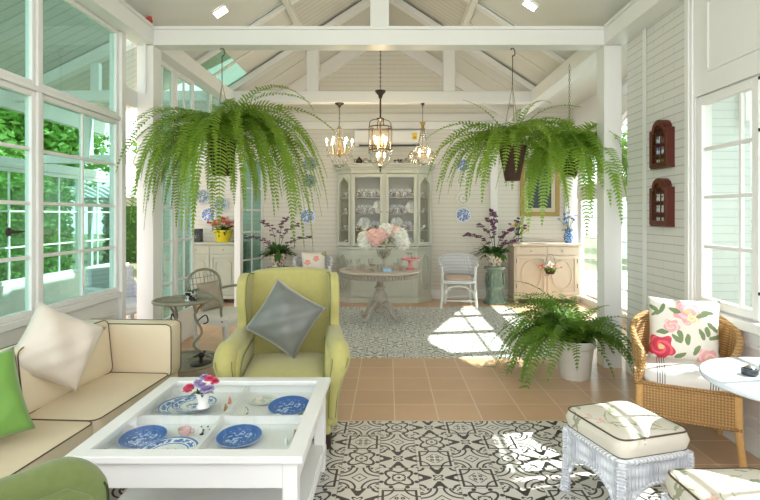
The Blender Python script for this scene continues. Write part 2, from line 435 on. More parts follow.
def smoothpath(pts, n=6):
    P = [Vector(p) for p in pts]; out = []
    for i in range(len(P)-1):
        p0 = P[max(i-1, 0)]; p1 = P[i]; p2 = P[i+1]; p3 = P[min(i+2, len(P)-1)]
        for k in range(n):
            t = k/n; out.append(.5*((2*p1)+(p2-p0)*t+(2*p0-5*p1+4*p2-p3)*t*t+(3*p1-p0-3*p2+p3)*t**3))
    out.append(P[-1]); return out
def lerpl(a, n):   # resample list of scalars to n values
    out = []
    for i in range(n):
        t = i/(n-1)*(len(a)-1); k = min(int(t), len(a)-2); out.append(a[k]+(a[k+1]-a[k])*(t-k))
    return out
def tag(o, label=None, cat=None, group=None, kind=None):
    if label: o['label'] = label
    if cat: o['category'] = cat
    if group: o['group'] = group
    if kind: o['kind'] = kind
    return o
def empty(name, loc=(0, 0, 0), rz=0, label=None, cat=None, group=None):
    o = bpy.data.objects.new(name, None); COL.objects.link(o); o.empty_display_size = .1
    o.location = loc; o.rotation_euler = (0, 0, rz); return tag(o, label, cat, group)
def kids(o): return [c for c in bpy.data.objects if c.parent == o]
def dup(o, loc=None, rot=None, label=None, group=None, parent=None):
    c = o.copy(); COL.objects.link(c)
    if parent: c.parent = parent
    if loc is not None: c.location = loc
    if rot is not None: c.rotation_euler = rot
    if label: c['label'] = label
    if group: c['group'] = group
    for ch in list(kids(o)):
        dup(ch, parent=c)
    return c
def struct(mb, name, m, bevel=0, **k):
    o = mb.build(name, m, bevel=bevel, **k); o['kind'] = 'structure'; return o
# ================================================================ THE ROOM
XL, XR, YB, XC = -2.38, 2.22, 8.70, -.08
mb = MB().box(-5.6, 9, -1.2, 12, -.06, 0)
struct(mb, 'floor', 'floor', smooth=0)
# back wall with gable
gz = lambda x: 3.23+.65*(2.32-abs(x-XC))
mb = MB().prism([(-4.05, 0), (3.30, 0), (3.30, 3.3), (2.24, 3.3), (2.24, gz(2.24)), (XC, gz(XC)), (-2.4, gz(-2.4)), (-2.4, 3.6), (-4.05, 3.6)], YB, YB+.15, 'y')
struct(mb, 'wall_back', 'brick_back', smooth=0)
n_tr = [0]
def trim(mb, m='white', bevel=.006, seg=1):
    n_tr[0] += 1; return struct(mb, 'trim_%d' % n_tr[0], m, bevel=bevel, seg=seg)
# frieze, pilaster, gable trim, skirting on the back wall
trim(MB().box(-2.38, 2.3, YB-.05, YB, 2.93, 3.06))
trim(MB().box(-2.38, 2.3, YB-.025, YB, 3.065, 3.20), 'cream')
trim(MB().box(1.76, 1.89, YB-.05, YB, 0, 2.93))
trim(MB().box(3.05, 3.20, YB-.06, YB, 0, 3.06))
struct(MB().box(-4.0, 3.05, YB-.025, YB, 0, .16), 'baseboard_back', 'white', bevel=.005, seg=1)
for sgn in (-1, 1):
    pts = [(XC+sgn*2.3, 3.24), (XC, 3.24+2.3*.65), (XC, 3.24+2.3*.65-.26), (XC+sgn*2.3, 3.24-.26)]
    trim(MB().prism(pts, YB-.07, YB-.0, 'y'))
# posts, tie beams, plates
for (x0, x1) in ((XL, XL+.16), (XR-.175, XR-.005)):
    trim(MB().box(x0, x1, 4.76, 4.93, 0, 3.06))
trim(MB().box(XL, XR, 4.765, 4.93, 3.06, 3.235))
trim(MB().box(XL, XR, 4.745, 4.77, 3.205, 3.235), 'white', .003)
trim(MB().box(XL+.02, XR-.02, 7.17, 7.33, 3.06, 3.22))
for (x0, x1, y0, y1) in ((XL-.02, XL+.16, -1.0, 8.65), (XR-.175, XR+.02, -1.0, 8.65)):
    trim(MB().box(x0, x1, y0, y1, 3.062, 3.232))
    xx = x1 if x0 < 0 else x0
    trim(MB().box(xx-.012, xx+.012, y0, 4.74, 3.21, 3.245), 'white', .003)
# king post and queen posts
trim(MB().box(XC-.18/2-.0, XC+.09, 4.77, 4.93, 3.235, 4.70))
for x in (-1.08, .875):
    trim(MB().box(x-.085, x+.085, 7.18, 7.32, 3.22, gz(x)-.03))
# principal rafters of both trusses
for y0, y1, dz in ((7.18, 7.32, .10), (5.95, 6.03, .05)):
    for sgn in (-1, 1):
        pts = [(XC+sgn*2.25, gz(2.17)-.03), (XC, gz(XC)-.03), (XC, gz(XC)-.03-dz), (XC+sgn*2.25, gz(2.17)-.03-dz)]
        trim(MB().prism(pts, y0, y1, 'y'))
# purlins where the smooth boards meet the planks
for x in (-1.19, 1.01):
    trim(MB().box(x-.04, x+.04, -1, 8.65, gz(x)-.10, gz(x)-.0), 'cream')
# roof: smooth lower slopes, planked crown
def slope(x0, x1, y0, y1, m, name='ceiling', t=.05):
    mb = MB(); z0, z1 = gz(x0), gz(x1)
    mb.prism([(x0, z0), (x1, z1), (x1, z1+t), (x0, z0+t)], y0, y1, 'y'); return struct(mb, name, m, smooth=0)
slope(-2.42, -1.19, -1.0, 5.95, 'ceil'); slope(-2.02, -1.19, 5.95, 7.3, 'ceil'); slope(-2.42, -1.19, 7.3, 8.72, 'ceil')
slope(1.01, 2.26, -1.0, 8.72, 'ceil')
slope(-1.19, XC, -1.0, 8.72, 'plank'); slope(XC, 1.01, -1.0, 8.72, 'plank')
o = slope(-2.42, -2.02, 5.95, 7.3, 'sky_glass', 'window_9', .015)
# seams between ceiling boards
for y in (2.2, 3.5):
    for (x0, x1) in ((-2.3, -1.2), (1.02, 2.15)):
        trim(MB().prism([(x0, gz(x0)-.012), (x1, gz(x1)-.012), (x1, gz(x1)), (x0, gz(x0))], y, y+.05, 'y'), 'ceil', 0)
for y in (5.95, 6.6, 7.95):
    for (x0, x1) in ((-2.3, -1.2), (1.02, 2.15)):
        trim(MB().prism([(x0, gz(x0)-.02), (x1, gz(x1)-.02), (x1, gz(x1)), (x0, gz(x0))], y, y+.06, 'y'), 'cream', 0)

# ---------------------------------------------------------------- glazed walls. u runs along the wall (+Y)
def window_panel(name, x, y0, y1, z0, z1, cols, rows, glass, fw=.055, th=.05, mw=.026, frame='white', gable=None):
    """a sash in the plane X=x between y0..y1; muntins at the given fractions"""
    mb = MB()
    a, b = x-th/2, x+th/2
    mb.box(a, b, y0, y0+fw, z0, z1); mb.box(a, b, y1-fw, y1, z0, z1)
    mb.box(a, b, y0+fw, y1-fw, z0, z0+fw); mb.box(a, b, y0+fw, y1-fw, z1-fw, z1)
    for c in cols: mb.box(x-mw/2, x+mw/2, c-mw/2, c+mw/2, z0+fw, z1-fw)
    for r in rows: mb.box(x-mw/2+.001, x+mw/2-.001, y0+fw, y1-fw, r-mw/2, r+mw/2)
    f = struct(mb, name, frame, bevel=.005, seg=1)
    g = MB().box(x-.004, x+.004, y0+fw-.01, y1-fw+.01, z0+fw-.01, z1-fw+.01).build('pane', glass, f, smooth=0)
    return f
# left wall: panelled dado, sashes and tall glass over a rail
mb = MB().box(XL-.06, XL+.02, -1.0, 4.42, 0, .74)
struct(mb, 'wall_left', 'white', smooth=0)
for (a, b) in ((3.5, 4.34), (2.35, 3.25), (1.2, 2.1)):
    mb = MB(); mb.ring([(a, .14), (b, .14), (b, .62), (a, .62)], [(a+.03, .17), (b-.03, .17), (b-.03, .59), (a+.03, .59)], XL+.02, XL+.034, 'x')
    trim(mb, 'white', .004)
trim(MB().box(XL-.05, XL+.05, -1.0, 4.42, .735, .785))
struct(MB().box(XL+.02, XL+.04, -1.0, 4.42, 0, .12), 'baseboard_left', 'white', bevel=.005, seg=1)
rows = (1.17, 1.529, 1.887)
window_panel('window_1', XL, 3.405, 4.40, .785, 2.275, (3.91,), rows, 'green_glass', fw=.038)
w2 = window_panel('window_2', XL, 2.35, 3.365, .785, 2.275, (2.86,), rows, 'green_glass', fw=.038)
window_panel('window_3', XL, 1.3, 2.31, .785, 2.275, (1.8,), rows, 'green_glass', fw=.038)
for i, (a, b) in enumerate(((3.405, 4.40), (2.35, 3.365), (1.3, 2.31))):
    window_panel('window_%d' % (4+i), XL, a, b, 2.31, 3.06, (), (), 'green_glass', fw=.034)
trim(MB().box(XL-.05, XL+.045, -1.0, 4.42, 2.275, 2.31))
for y in (3.385, 2.33): trim(MB().box(XL-.04, XL+.04, y-.02, y+.02, .785, 3.06))
trim(MB().box(XL-.06, XL+.055, 4.40, 4.47, 0, 3.06))
trim(MB().box(XL-.05, XL+.01, 4.47, 4.76, 2.46, 2.62))
mb = MB().box(XL-.04, XL-.02, 4.47, 4.76, 2.62, 3.06); g = struct(mb, 'window_7', 'pale_glass', smooth=0)
# sash handle
mb = MB(); mb.lathe([(.028, 0), (.028, .006), (.012, .014), (.012, .03)], 16); mb.tube([(0, 0, .03), (0, .05, .034), (0, .09, .034)], [.010, .009, .006], 8)
mb.v = [(z, y, -x) for (x, y, z) in mb.v]
h = mb.build('sash_handle', 'bronze', w2); h.location = (XL+.025, 3.12, 1.345)
# aisle side: tall folding leaves behind the post
def door_leaf(name, p0, p1, z0, z1, cols, rows, kick=.35):
    """framed leaf standing between ground points p0 and p1"""
    d = Vector((p1[0]-p0[0], p1[1]-p0[1], 0)); L = d.length; an = atan2(d.y, d.x); mb = MB(); mb.T = Tr(p0[0], p0[1], 0) @ Rz(an)
    t = .02; fw = .055
    mb.box(0, fw, -t, t, z0, z1); mb.box(L-fw, L, -t, t, z0, z1); mb.box(fw, L-fw, -t, t, z1-fw, z1); mb.box(fw, L-fw, -t, t, z0, z0+kick)
    for c in cols: mb.box(c*L-.012, c*L+.012, -.012, .012, z0+kick, z1-fw)
    for r in rows: mb.box(fw, L-fw, -.011, .011, r-.013, r+.013)
    f = struct(mb, name, 'white', bevel=.005, seg=1)
    g = MB(); g.T = mb.T; g.box(fw-.01, L-fw+.01, -.003, .003, z0+kick-.01, z1-fw+.01); g.build('pane', 'green_glass', f, smooth=0)
    return f
dr = (.72, 1.17, 1.529, 1.887, 2.25)
door_leaf('door_1', (XL+.03, 4.95), (XL+.03, 5.50), .01, 3.05, (.5,), dr)
door_leaf('door_2', (XL+.03, 5.52), (XL+.03, 6.05), .01, 3.05, (.5,), dr)
door_leaf('door_3', (XL+.02, 8.02), (XL+.24, 8.60), .01, 2.40, (.5,), dr[:4])
trim(MB().box(XL-.05, XL+.05, 7.94, 8.02, 0, 3.06))
trim(MB().box(XL-.04, XL+.04, 6.05, 7.94, 2.42, 2.50))
for y in (6.7, 7.3): trim(MB().box(XL-.03, XL+.03, y-.025, y+.025, 2.50, 3.06), 'white', 0)
struct(MB().box(XL-.006, XL+.006, 6.05, 7.94, 2.50, 3.06), 'window_8', 'green_glass', smooth=0)

# right wall: painted brick, trims, window
struct(MB().box(XR, XR+.14, 3.74, 4.67, 0, 3.06), 'wall_right', 'brick_right', smooth=0)
struct(MB().box(XR, XR+.12, -1.0, 3.74, 0, .80), 'wall_right.001', 'white', smooth=0)
struct(MB().box(XR, XR+.12, -1.0, 3.74, 2.30, 3.06), 'wall_right.002', 'white', smooth=0)
struct(MB().box(XR, XR+.12, 3.635, 3.74, .80, 2.30), 'wall_right.003', 'white', smooth=0)
struct(MB().box(XR, XR+.12, .2, .9, .80, 2.30), 'wall_right.004', 'white', smooth=0)
trim(MB().box(XR-.012, XR, 4.31, 4.37, 0, 3.06), 'white')
trim(MB().box(XR-.02, XR+.0, 3.645, 3.74, 0, 3.06), 'white')
trim(MB().box(XR-.034, XR-.02, 3.665, 3.70, 0, 3.06), 'white', .004)
struct(MB().box(XR-.022, XR, -1.0, 3.64, 0, .15), 'baseboard_right', 'white', bevel=.006, seg=1)
struct(MB().box(XR-.018, XR, 3.745, 4.665, 0, .12), 'baseboard_right.001', 'white', bevel=.006, seg=1)
trim(MB().box(XR-.035, XR+.01, .9, 3.66, .735, .80))
for (a, b, c, d) in ((2.1, 3.50, 2.44, 2.95), (2.1, 3.50, .20, .66)):
    mb = MB().ring([(a, c), (b, c), (b, d), (a, d)], [(a+.025, c+.025), (b-.025, c+.025), (b-.025, d-.025), (a+.025, d-.025)], XR-.014, XR, 'x'); trim(mb, 'white', .004)
rr = (1.23, 1.577, 1.915)
window_panel('window_10', XR+.03, 3.02, 3.63, .81, 2.29, (3.20,), rr, 'pale_glass', fw=.06)
window_panel('window_11', XR+.03, 1.6, 2.98, .81, 2.29, (1.95, 2.3, 2.65), rr, 'pale_glass', fw=.06)
window_panel('window_12', XR+.03, .95, 1.58, .81, 2.29, (1.26,), rr, 'pale_glass', fw=.06)
mb = MB()
for z in (.97, 1.95, 2.26): mb.box(XR-.008, XR+.004, 2.993, 3.007, z, z+.018)
o = mb.build('window_hinge', 'hinge', bpy.data.objects['window_11']); o['label'] = 'small dark hinge plates'
# unseen eave added outside the right window to cut off the higher sun
struct(MB().prism([(XR+.14, 3.02), (3.50, 2.92), (3.50, 2.97), (XR+.14, 3.07)], -1.0, 4.5, 'y'), 'ceiling', 'ceil', smooth=0)
# transom piece between the brick wall end and the post
trim(MB().box(XR+.0, XR+.12, 4.67, 4.78, 2.58, 2.68))

# wide bay on the right: glazed gable side wall at X=3.2
XS = 3.25
gy = lambda y: 3.05-.42*abs(y-6.3)
trim(MB().box(XS-.05, XS+.05, 4.6, 8.7, 0, .10), 'white', 0)
ys = (4.65, 5.62, 6.59, 7.56, 8.5)
for i in range(4):
    a, b = ys[i]+.03, ys[i+1]-.03
    z1 = 1.74
    window_panel('window_%d' % (13+i), XS, a, b, .12, z1, (), (.42, .75, 1.08, 1.41), 'pale_glass', fw=.05, mw=.022)
    # sloping headed transom light
    pts = [(a, 1.92), (b, 1.92), (b, gy(b)-.03), (a, gy(a)-.03)] if not (a < 6.3 < b) else [(a, 1.92), (b, 1.92), (b, gy(b)-.03), (6.3, gy(6.3)-.03), (a, gy(a)-.03)]
    cx = sum(p[0] for p in pts)/len(pts); cz = sum(p[1] for p in pts)/len(pts)
    inn = [(cx+(p[0]-cx)*.9, cz+(p[1]-cz)*.88) for p in pts]
    mb = MB().ring(pts, inn, XS-.025, XS+.025, 'x')
    mb.box(XS-.011, XS+.011, a+.03, b-.03, 2.24, 2.262)
    f = struct(mb, 'window_%d' % (17+i), 'white', bevel=.004, seg=1)
    MB().prism(inn, XS-.003, XS+.003, 'x').build('pane', 'pale_glass', f, smooth=0)
for y in ys: trim(MB().box(XS-.04, XS+.04, y-.03, y+.03, .1, gy(y)), 'white', 0)
trim(MB().box(XS-.05, XS+.05, 4.6, 8.55, 1.74, 1.92), 'white')
struct(MB().prism([(4.5, gy(4.5)), (6.3, gy(6.3)), (8.7, gy(8.7)), (8.7, 3.3), (4.5, 3.3)], XS-.05, XS+.05, 'x'), 'wall_side', 'white', smooth=0)
struct(MB().box(XR+.02, XS+.4, 4.5, 8.72, 3.3, 3.36), 'ceiling', 'ceil', smooth=0)
struct(MB().box(XR+.14, XS+.05, 4.58, 4.66, 0, 3.3), 'wall_bay', 'brick_bay', smooth=0)

# left veranda beyond the glass: outer glazed wall; made-up truss and plank ceiling imitating a reflection
XV = -5.2
vz = lambda x: 3.15+.50*(x-XV)
mb = MB().prism([(XV-.3, vz(XV-.3)), (-2.44, vz(-2.44)), (-2.44, vz(-2.44)+.05), (XV-.3, vz(XV-.3)+.05)], 2.0, 9.2, 'y'); struct(mb, 'ceiling', 'plank_reflected', smooth=0)
struct(MB().box(XV-.05, XV+.05, 4.0, 10.0, 0, .5), 'wall_veranda', 'white', smooth=0)
trim(MB().box(XV-.05, XV+.05, 2.0, 9.2, 2.9, 3.13), 'white')
trim(MB().box(XV-.04, XV+.04, 2.0, 9.2, 2.10, 2.24), 'white')
i = 22
for y in (4.3, 5.35, 6.4, 7.45, 8.5):
    window_panel('window_%d' % i, XV, y, y+1.0, .5, 2.1, (y+.5,), (1.0, 1.5), 'pale_glass'); i += 1
for y in (6.9,):  # added truss, stands in for beams reflected in the panes
    trim(MB().box(XV, -2.45, y, y+.12, 3.02, 3.16), 'white')
    trim(MB().prism([(XV, 3.15), (-2.5, vz(-2.5)-.02), (-2.5, vz(-2.5)-.24), (XV+.3, 3.15)], y, y+.12, 'y'), 'white')
    trim(MB().box(-4.25, -4.1, y+.01, y+.11, 2.2, 3.05), 'white')
    trim(MB().box(-4.95, -2.5, y+.02, y+.10, 2.16, 2.28), 'white')
    trim(MB().box(-4.1, -3.98, y+.02, y+.10, 3.16, 3.55), 'white')

# recessed ceiling lamps on the slopes
for x, y, nm in ((-1.79, 5.37, 'square recessed lamp glowing in the left ceiling slope'), (1.52, 5.37, 'square recessed lamp glowing in the right ceiling slope')):
    an = atan2(.65, 1)*(-1 if x < 0 else 1)
    r = empty('ceiling_lamp', (x, y, gz(x)-.004), 0, nm, 'lamp'); r.rotation_euler = (0, an, 0)
    MB().ring([(-.085, -.085), (.085, -.085), (.085, .085), (-.085, .085)], [(-.068, -.068), (.068, -.068), (.068, .068), (-.068, .068)], -.012, .0, 'z').build('lamp_frame', 'white', r, bevel=.003)
    MB().box(-.068, .068, -.068, .068, -.008, -.002).build('lamp_lens', 'panel_light', r, smooth=0)
# red alarm bell on the left beam corner
r = empty('alarm_bell', (-2.245, 4.70, 3.27), 0, 'small red alarm bell high on the beam corner, left side', 'alarm')
mb = MB(); mb.lathe([(.0, 0), (.035, 0), (.038, .012), (.028, .03), (0, .036)], 16); mb.T = Tr(0, 0, 0)
mb.v = [(x, -z+.03, y) for (x, y, z) in mb.v]; mb.build('bell', 'red', r)
mb = MB().box(-.02, .02, .03, .045, -.05, .05); mb.build('mount', 'red', r, bevel=.004)
trim(MB().tube([(-2.29, 4.742, 3.3), (-2.29, 4.742, 2.6)], .012, 8), 'white', 0)

# ---------------------------------------------------------------- outside
struct(MB().box(-30, 30, -8, 40, -.12, -.061), 'ground', mat('garden_ground', (.16, .19, .10), .95, noise=.3, nscale=2), smooth=0)
struct(MB().box(4.3, 4.45, .5, 6.9, 0, 2.95), 'wall_garden', 'brick_out', smooth=0)
struct(MB().box(3.3, 9, 4.7, 13, -.04, .004), 'terrace', mat('pale_terrace', (.74, .74, .72), .7, noise=.05, nscale=3), smooth=0)
def leafcloud(mb, n, inside, size, rnd):
    for _ in range(n):
        p = inside(rnd); d = Vector((rnd.gauss(0, 1), rnd.gauss(0, 1), rnd.gauss(0, .6))); d.normalize(); w = d.orthogonal(); w.normalize()
        w = Matrix.Rotation(rnd.uniform(0, 6.28), 3, d) @ w; s = size*rnd.uniform(.6, 1.3)
        mb.add([p-d*s, p+w*s*.45, p+d*s, p-w*s*.45], [(0, 1, 2, 3)])
def hedge(x0, x1, y0, y1, h, n, label, rnd, size=.07):
    r = empty('hedge', ((x0+x1)/2, (y0+y1)/2, -.06), 0, label, 'hedge', None)
    cx, cy = r.location.x, r.location.y
    mb = MB(); a, b = (x1-x0)/2, (y1-y0)/2
    def ins(q):
        f = q.random()
        if f < .45: return Vector((q.choice((-a, a))+q.gauss(0, .05), q.uniform(-b, b), q.uniform(.05, h)))
        if f < .7: return Vector((q.uniform(-a, a), q.choice((-b, b))+q.gauss(0, .05), q.uniform(.05, h)))
        return Vector((q.uniform(-a, a), q.uniform(-b, b), h+q.gauss(0, .07)))
    leafcloud(mb, n, ins, size, rnd); mb.raw = True; mb.build('foliage', 'hedge', r, smooth=0)
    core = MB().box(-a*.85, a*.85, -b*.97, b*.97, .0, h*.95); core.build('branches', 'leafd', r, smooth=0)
def tree(x, y, h, rad, n, label, rnd, size=.14):
    r = empty('tree', (x, y, -.06), 0, label, 'tree', None)
    MB().tube([(0, 0, 0), (.05, .03, h*.4), (0, .08, h*.75)], [.16, .11, .05], 8).build('trunk', 'bark', r)
    blobs = [(Vector((rnd.uniform(-1, 1)*rad*.6, rnd.uniform(-1, 1)*rad*.6, h*rnd.uniform(.32, .92))), rad*rnd.uniform(.4, .65)) for _ in range(9)]
    def ins(q):
        c, rr_ = q.choice(blobs); d = Vector((q.gauss(0, 1), q.gauss(0, 1), q.gauss(0, 1))); d.normalize(); return c+d*rr_*q.uniform(.6, 1)
    mb = MB(); leafcloud(mb, n, ins, size, rnd); mb.raw = True; mb.build('crown', 'tree', r, smooth=0)
rt = random.Random(5)
hedge(-7.9, -7.1, 3.5, 11.3, 2.1, 13000, 'long clipped green hedge seen through the left windows', rt, .07)
hedge(-9.0, -3.0, 16, 16.9, 2.2, 9000, 'far green hedge closing the garden behind the white shelter', rt, .09)
tree(-11.2, 7.5, 5.2, 2.9, 15000, 'round leafy tree behind the hedge, nearest through the left windows', rt)
tree(-11.2, 14.9, 5.8, 3.3, 20000, 'leafy tree behind the hedge beyond the lattice awning', rt)
tree(-8.6, 22.0, 5.6, 3.0, 12000, 'farthest leafy tree seen past the left post', rt)
tree(11.5, 22.0, 5.6, 2.5, 5000, 'leafy tree beyond the pale fence on the right', rt)
# pale roofed shelter in the garden
r = empty('garden_shelter', (-6.4, 13.4, -.06), 0, 'low white ribbed shelter roof above the hedge outside the left windows', 'shelter')
mb = MB()
for k in range(24): mb.box(-2.6+k*.2, -2.48+k*.2, -.9, .9, 0, .02)
mb.T = Matrix.Identity(4); o = mb.build('roof', 'white', r, smooth=0); o.location = (.4, 0, 1.98); o.rotation_euler = (radians(-14), 0, 0)
MB().box(-2.3, 2.6, -.9, .9, 1.93, 1.95).build('roof_board', mat('shelter_board', (.45, .47, .45), .8), r, smooth=0)
for (px, py) in ((-2, -.8), (2.4, -.8), (-2, .8), (2.4, .8)): MB().box(px-.05, px+.05, py-.05, py+.05, 0, 1.94).build('post', 'white', r, smooth=0)
# right: pale fence
r = empty('garden_fence', (8.2, 12, -.06), 0, 'pale blue-white board fence outside the glazed bay', 'fence')
mb = MB()
for k in range(15): mb.box(-.02, .02, -5.5, 5.5, .05+k*.13, .17+k*.13)
mb.build('boards', mat('pale_fence', (.70, .78, .80), .6), r, smooth=0)
for k in range(6): MB().box(-.06, .06, -5.5+k*2.2-.04, -5.5+k*2.2+.04, 0, 2.1).build('post', 'white', r, smooth=0)
# ================================================================ SOFT GOODS
def pillow_mesh(w, h, t, pinch=.12, n=18, wr=0, seed=1):
    """knife-edge cushion standing in the x-z plane, centre at origin"""
    rnd = random.Random(seed); ph = [rnd.uniform(0, 6.28) for _ in range(4)]
    vs = []; fs = []
    for side in (-1, 1):
        for i in range(n+1):
            for j in range(n+1):
                u = -1+2*i/n; v = -1+2*j/n
                x = u*w/2*(1-pinch*(1-v*v)*abs(u)**2*.6); z = v*h/2*(1-pinch*(1-u*u)*abs(v)**2*.6)
                th = t/2*((1-u**4)*(1-v**4))**.45*(.55+.45*(1-u*u)*(1-v*v)+.12)
                th *= 1+wr*sin(5*u+3*v+ph[0])*.5+wr*sin(9*(u-v)+ph[1])*.35
                vs.append((x, side*th, z))
    k = (n+1)**2
    for s_ in (0, 1):
        for i in range(n):
            for j in range(n):
                a = s_*k+i*(n+1)+j; q = (a, a+1, a+n+2, a+n+1); fs.append(q if s_ else q[::-1])
    return vs, fs
def weld(o, d=.0008):
    bm = bmesh.new(); bm.from_mesh(o.data); bmesh.ops.remove_doubles(bm, verts=bm.verts, dist=d); bmesh.ops.recalc_face_normals(bm, faces=bm.faces); bm.to_mesh(o.data); bm.free()
def pillow(name, w, h, t, m, loc, rot, label, cat='cushion', diamond=False, wr=.1, seed=1, group=None, piping=None):
    vs, fs = pillow_mesh(w, h, t, seed=seed, wr=wr)
    mb = MB()
    if diamond: mb.T = Ry(radians(45))
    mb.add(vs, fs); o = mb.build(name, m, smooth=180); weld(o)
    o.location = loc; o.rotation_euler = rot; tag(o, label, cat, group)
    if piping:
        pts = []
        for i in range(48):
            s_ = i/12; k = int(s_); f = (s_-k)*2-1; c = [(f, 1), (1, -f), (-f, -1), (-1, f)][k]
            u, v = c; pn = .12
            pts.append(mb.T @ Vector((u*w/2*(1-pn*(1-v*v)*.6), 0, v*h/2*(1-pn*(1-u*u)*.6))))
        p = MB().tube(pts, .004, 6, closed=True).build('piping', piping, o, smooth=180)
    return o
def box_cushion(name, w, d, h, m, parent, loc, puff=.02, rr=.05, pip=None, pr=.0036, n=14):
    """box cushion centred in x,y, bottom at z=0, softly crowned, piped edges"""
    vs = []; fs = []
    def rc(u, v):   # square to rounded square
        x = u*w/2; y = v*d/2
        ex = max(abs(x)-(w/2-rr), 0); ey = max(abs(y)-(d/2-rr), 0); L = sqrt(ex*ex+ey*ey)
        if L > rr:
            k = rr/L; x = (1 if x > 0 else -1)*(w/2-rr+ex*k) if ex > 0 else x; y = (1 if y > 0 else -1)*(d/2-rr+ey*k) if ey > 0 else y
        return x, y
    grid = []
    for side, z in ((0, 0), (1, h)):
        for i in range(n+1):
            for j in range(n+1):
                u = -1+2*i/n; v = -1+2*j/n; u = sin(u*pi/2)*.35+u*.65; v = sin(v*pi/2)*.35+v*.65
                x, y = rc(u, v); c = (1-u*u)*(1-v*v); vs.append((x, y, z+(puff*c**.5 if side else -0.0)))
    k = (n+1)**2
    for i in range(n):
        for j in range(n):
            a = i*(n+1)+j; fs.append((a, a+1, a+n+2, a+n+1)); b = a+k; fs.append((b, b+n+1, b+n+2, b+1))
    per = [i*(n+1) for i in range(n+1)]+[n*(n+1)+j for j in range(1, n+1)]+[i*(n+1)+n for i in range(n-1, -1, -1)]+[j for j in range(n-1, 0, -1)]
    mid = len(vs)
    for p in per: x, y, z = vs[p]; q = 1+.012/max(w, d)*2; vs.append((x*q, y*q, h/2))
    L = len(per)
    for i in range(L):
        j = (i+1) % L; fs.append((per[i], per[j], mid+j, mid+i)); fs.append((mid+i, mid+j, per[j]+k, per[i]+k))
    o = MB().add(vs, fs).build(name, m, parent, smooth=50)
    o.location = loc
    if pip:
        pp = MB()
        for z in (0, h): pp.tube([(vs[p][0]*1.004, vs[p][1]*1.004, z) for p in per], pr, 6, closed=True)
        q = pp.build('piping', pip, o, smooth=180); q['label'] = 'dark brown piping'
    return o

# ================================================================ WING ARMCHAIR (faces -Y)
def wing_chair(loc, rz, fab, seam, label, group=None):
    r = empty('wing_armchair', loc, rz, label, 'armchair', group)
    # seat base
    mb = MB().prism([(-.31, -.38), (.31, -.38), (.30, .30), (-.30, .30)], .09, .34, 'z'); mb.build('seat_base', fab, r, bevel=.025, seg=3)
    s_ = box_cushion('seat_cushion', .52, .60, .13, fab, r, (0, -.10, .335), .035, .06)
    MB().tube([(sx*.255, -.385 if sy < 0 else .19, .335) for sx, sy in ((-1, -1), (1, -1))], .006, 6).build('piping', seam, s_, smooth=180).location = (0, .10, -.335)
    # back: crowned outline, leaning
    out = []
    for k in range(13):
        a = pi*k/12; out.append((.33*cos(a) if abs(cos(a)) < 1 else .33*cos(a), .94+.10*sin(a)**.7))
    out = [(.33, .30)]+[(.345, .80), (.345, .98), (.315, 1.045), (.15, 1.066), (0, 1.07), (-.15, 1.066), (-.315, 1.045), (-.345, .98), (-.345, .80)]+[(-.33, .30)]
    mb = MB(); mb.T = Matrix(((1, 0, 0, 0), (0, 1, .16, 0), (0, 0, 1, 0), (0, 0, 0, 1))); mb.prism(out, .20, .32, 'y')
    mb.build('backrest', fab, r, bevel=.045, seg=4)
    for sx in (-1, 1):
        # wing: side panel with a soft S-shaped front edge
        w = smoothpath([(.36, 1.035, 0), (.22, 1.045, 0), (.135, .99, 0), (.115, .86, 0), (.15, .74, 0), (.13, .66, 0), (.04, .63, 0)], 4)
        pts = [(p.x, p.y) for p in w]+[(.04, .45), (.40, .45), (.46, .95)]
        mb = MB(); mb.T = Tr(sx*.355, 0, 0) @ Matrix(((1, -sx*.10, 0, 0), (0, 1, 0, 0), (0, 0, 1, 0), (0, 0, 0, 1)))
        mb.prism(pts, -.035, .035, 'x'); wi = mb.build('wing', fab, r, bevel=.03, seg=4)
        p2 = [Vector((sx*.355+sx*(-.10)*p.x*1-sx*.034, p.x+.006, p.y-.004)) for p in w]
        MB().tube(p2, .0045, 6).build('piping', seam, wi, smooth=180)
        # arm: inner panel plus a fat roll that turns down at the front
        mb = MB(); mb.prism([(-.39, .15), (.30, .15), (.30, .62), (-.30, .62), (-.38, .56)], sx*.27, sx*.35, 'x'); ar = mb.build('arm', fab, r, bevel=.028, seg=4)
        path = smoothpath([(sx*.335, .30, .625), (sx*.34, .05, .625), (sx*.345, -.20, .625), (sx*.362, -.31, .612), (sx*.362, -.37, .55), (sx*.340, -.378, .46), (sx*.322, -.37, .34), (sx*.312, -.365, .20)], 5)
        R = lerpl([.055, .056, .060, .070, .070, .052, .036, .030], len(path))
        MB().tube(path, R, 16).build('arm_roll', fab, ar, smooth=180)
        for off, dz in ((.052, 0), (-.048, 0)):
            q = [Vector((p.x+off*R[i]/.070, p.y-R[i]*.72, p.z+R[i]*.25)) if i > len(path)*.45 else Vector((p.x+off*R[i]/.07, p.y, p.z+R[i]*.76)) for i, p in enumerate(path)]
            q = [q[i] for i in range(len(q)) if i > len(path)*.5]
            MB().tube(q, .0042, 6).build('piping', seam, ar, smooth=180)
        q = [Vector((sx*.267, y, z)) for (y, z) in ((.2, .575), (0, .578), (-.2, .575), (-.30, .555), (-.355, .50), (-.37, .42), (-.365, .33))]
        MB().tube(smoothpath(q, 4), .006, 6).build('piping', seam, ar, smooth=180)
    for sx in (-1, 1):
        for y in (-.35, .28): MB().lathe([(.014, 0), (.018, .02), (.026, .095)], 12, (sx*.29, y, 0)).build('leg', 'bronze', r)
    return r
wing_chair((-.685, 3.42, 0), radians(7), M['green'], M['green_seam'], 'yellow-green high-backed wing armchair behind the glass-topped coffee table, grey cushion on it').scale = (.95, .95, .985)
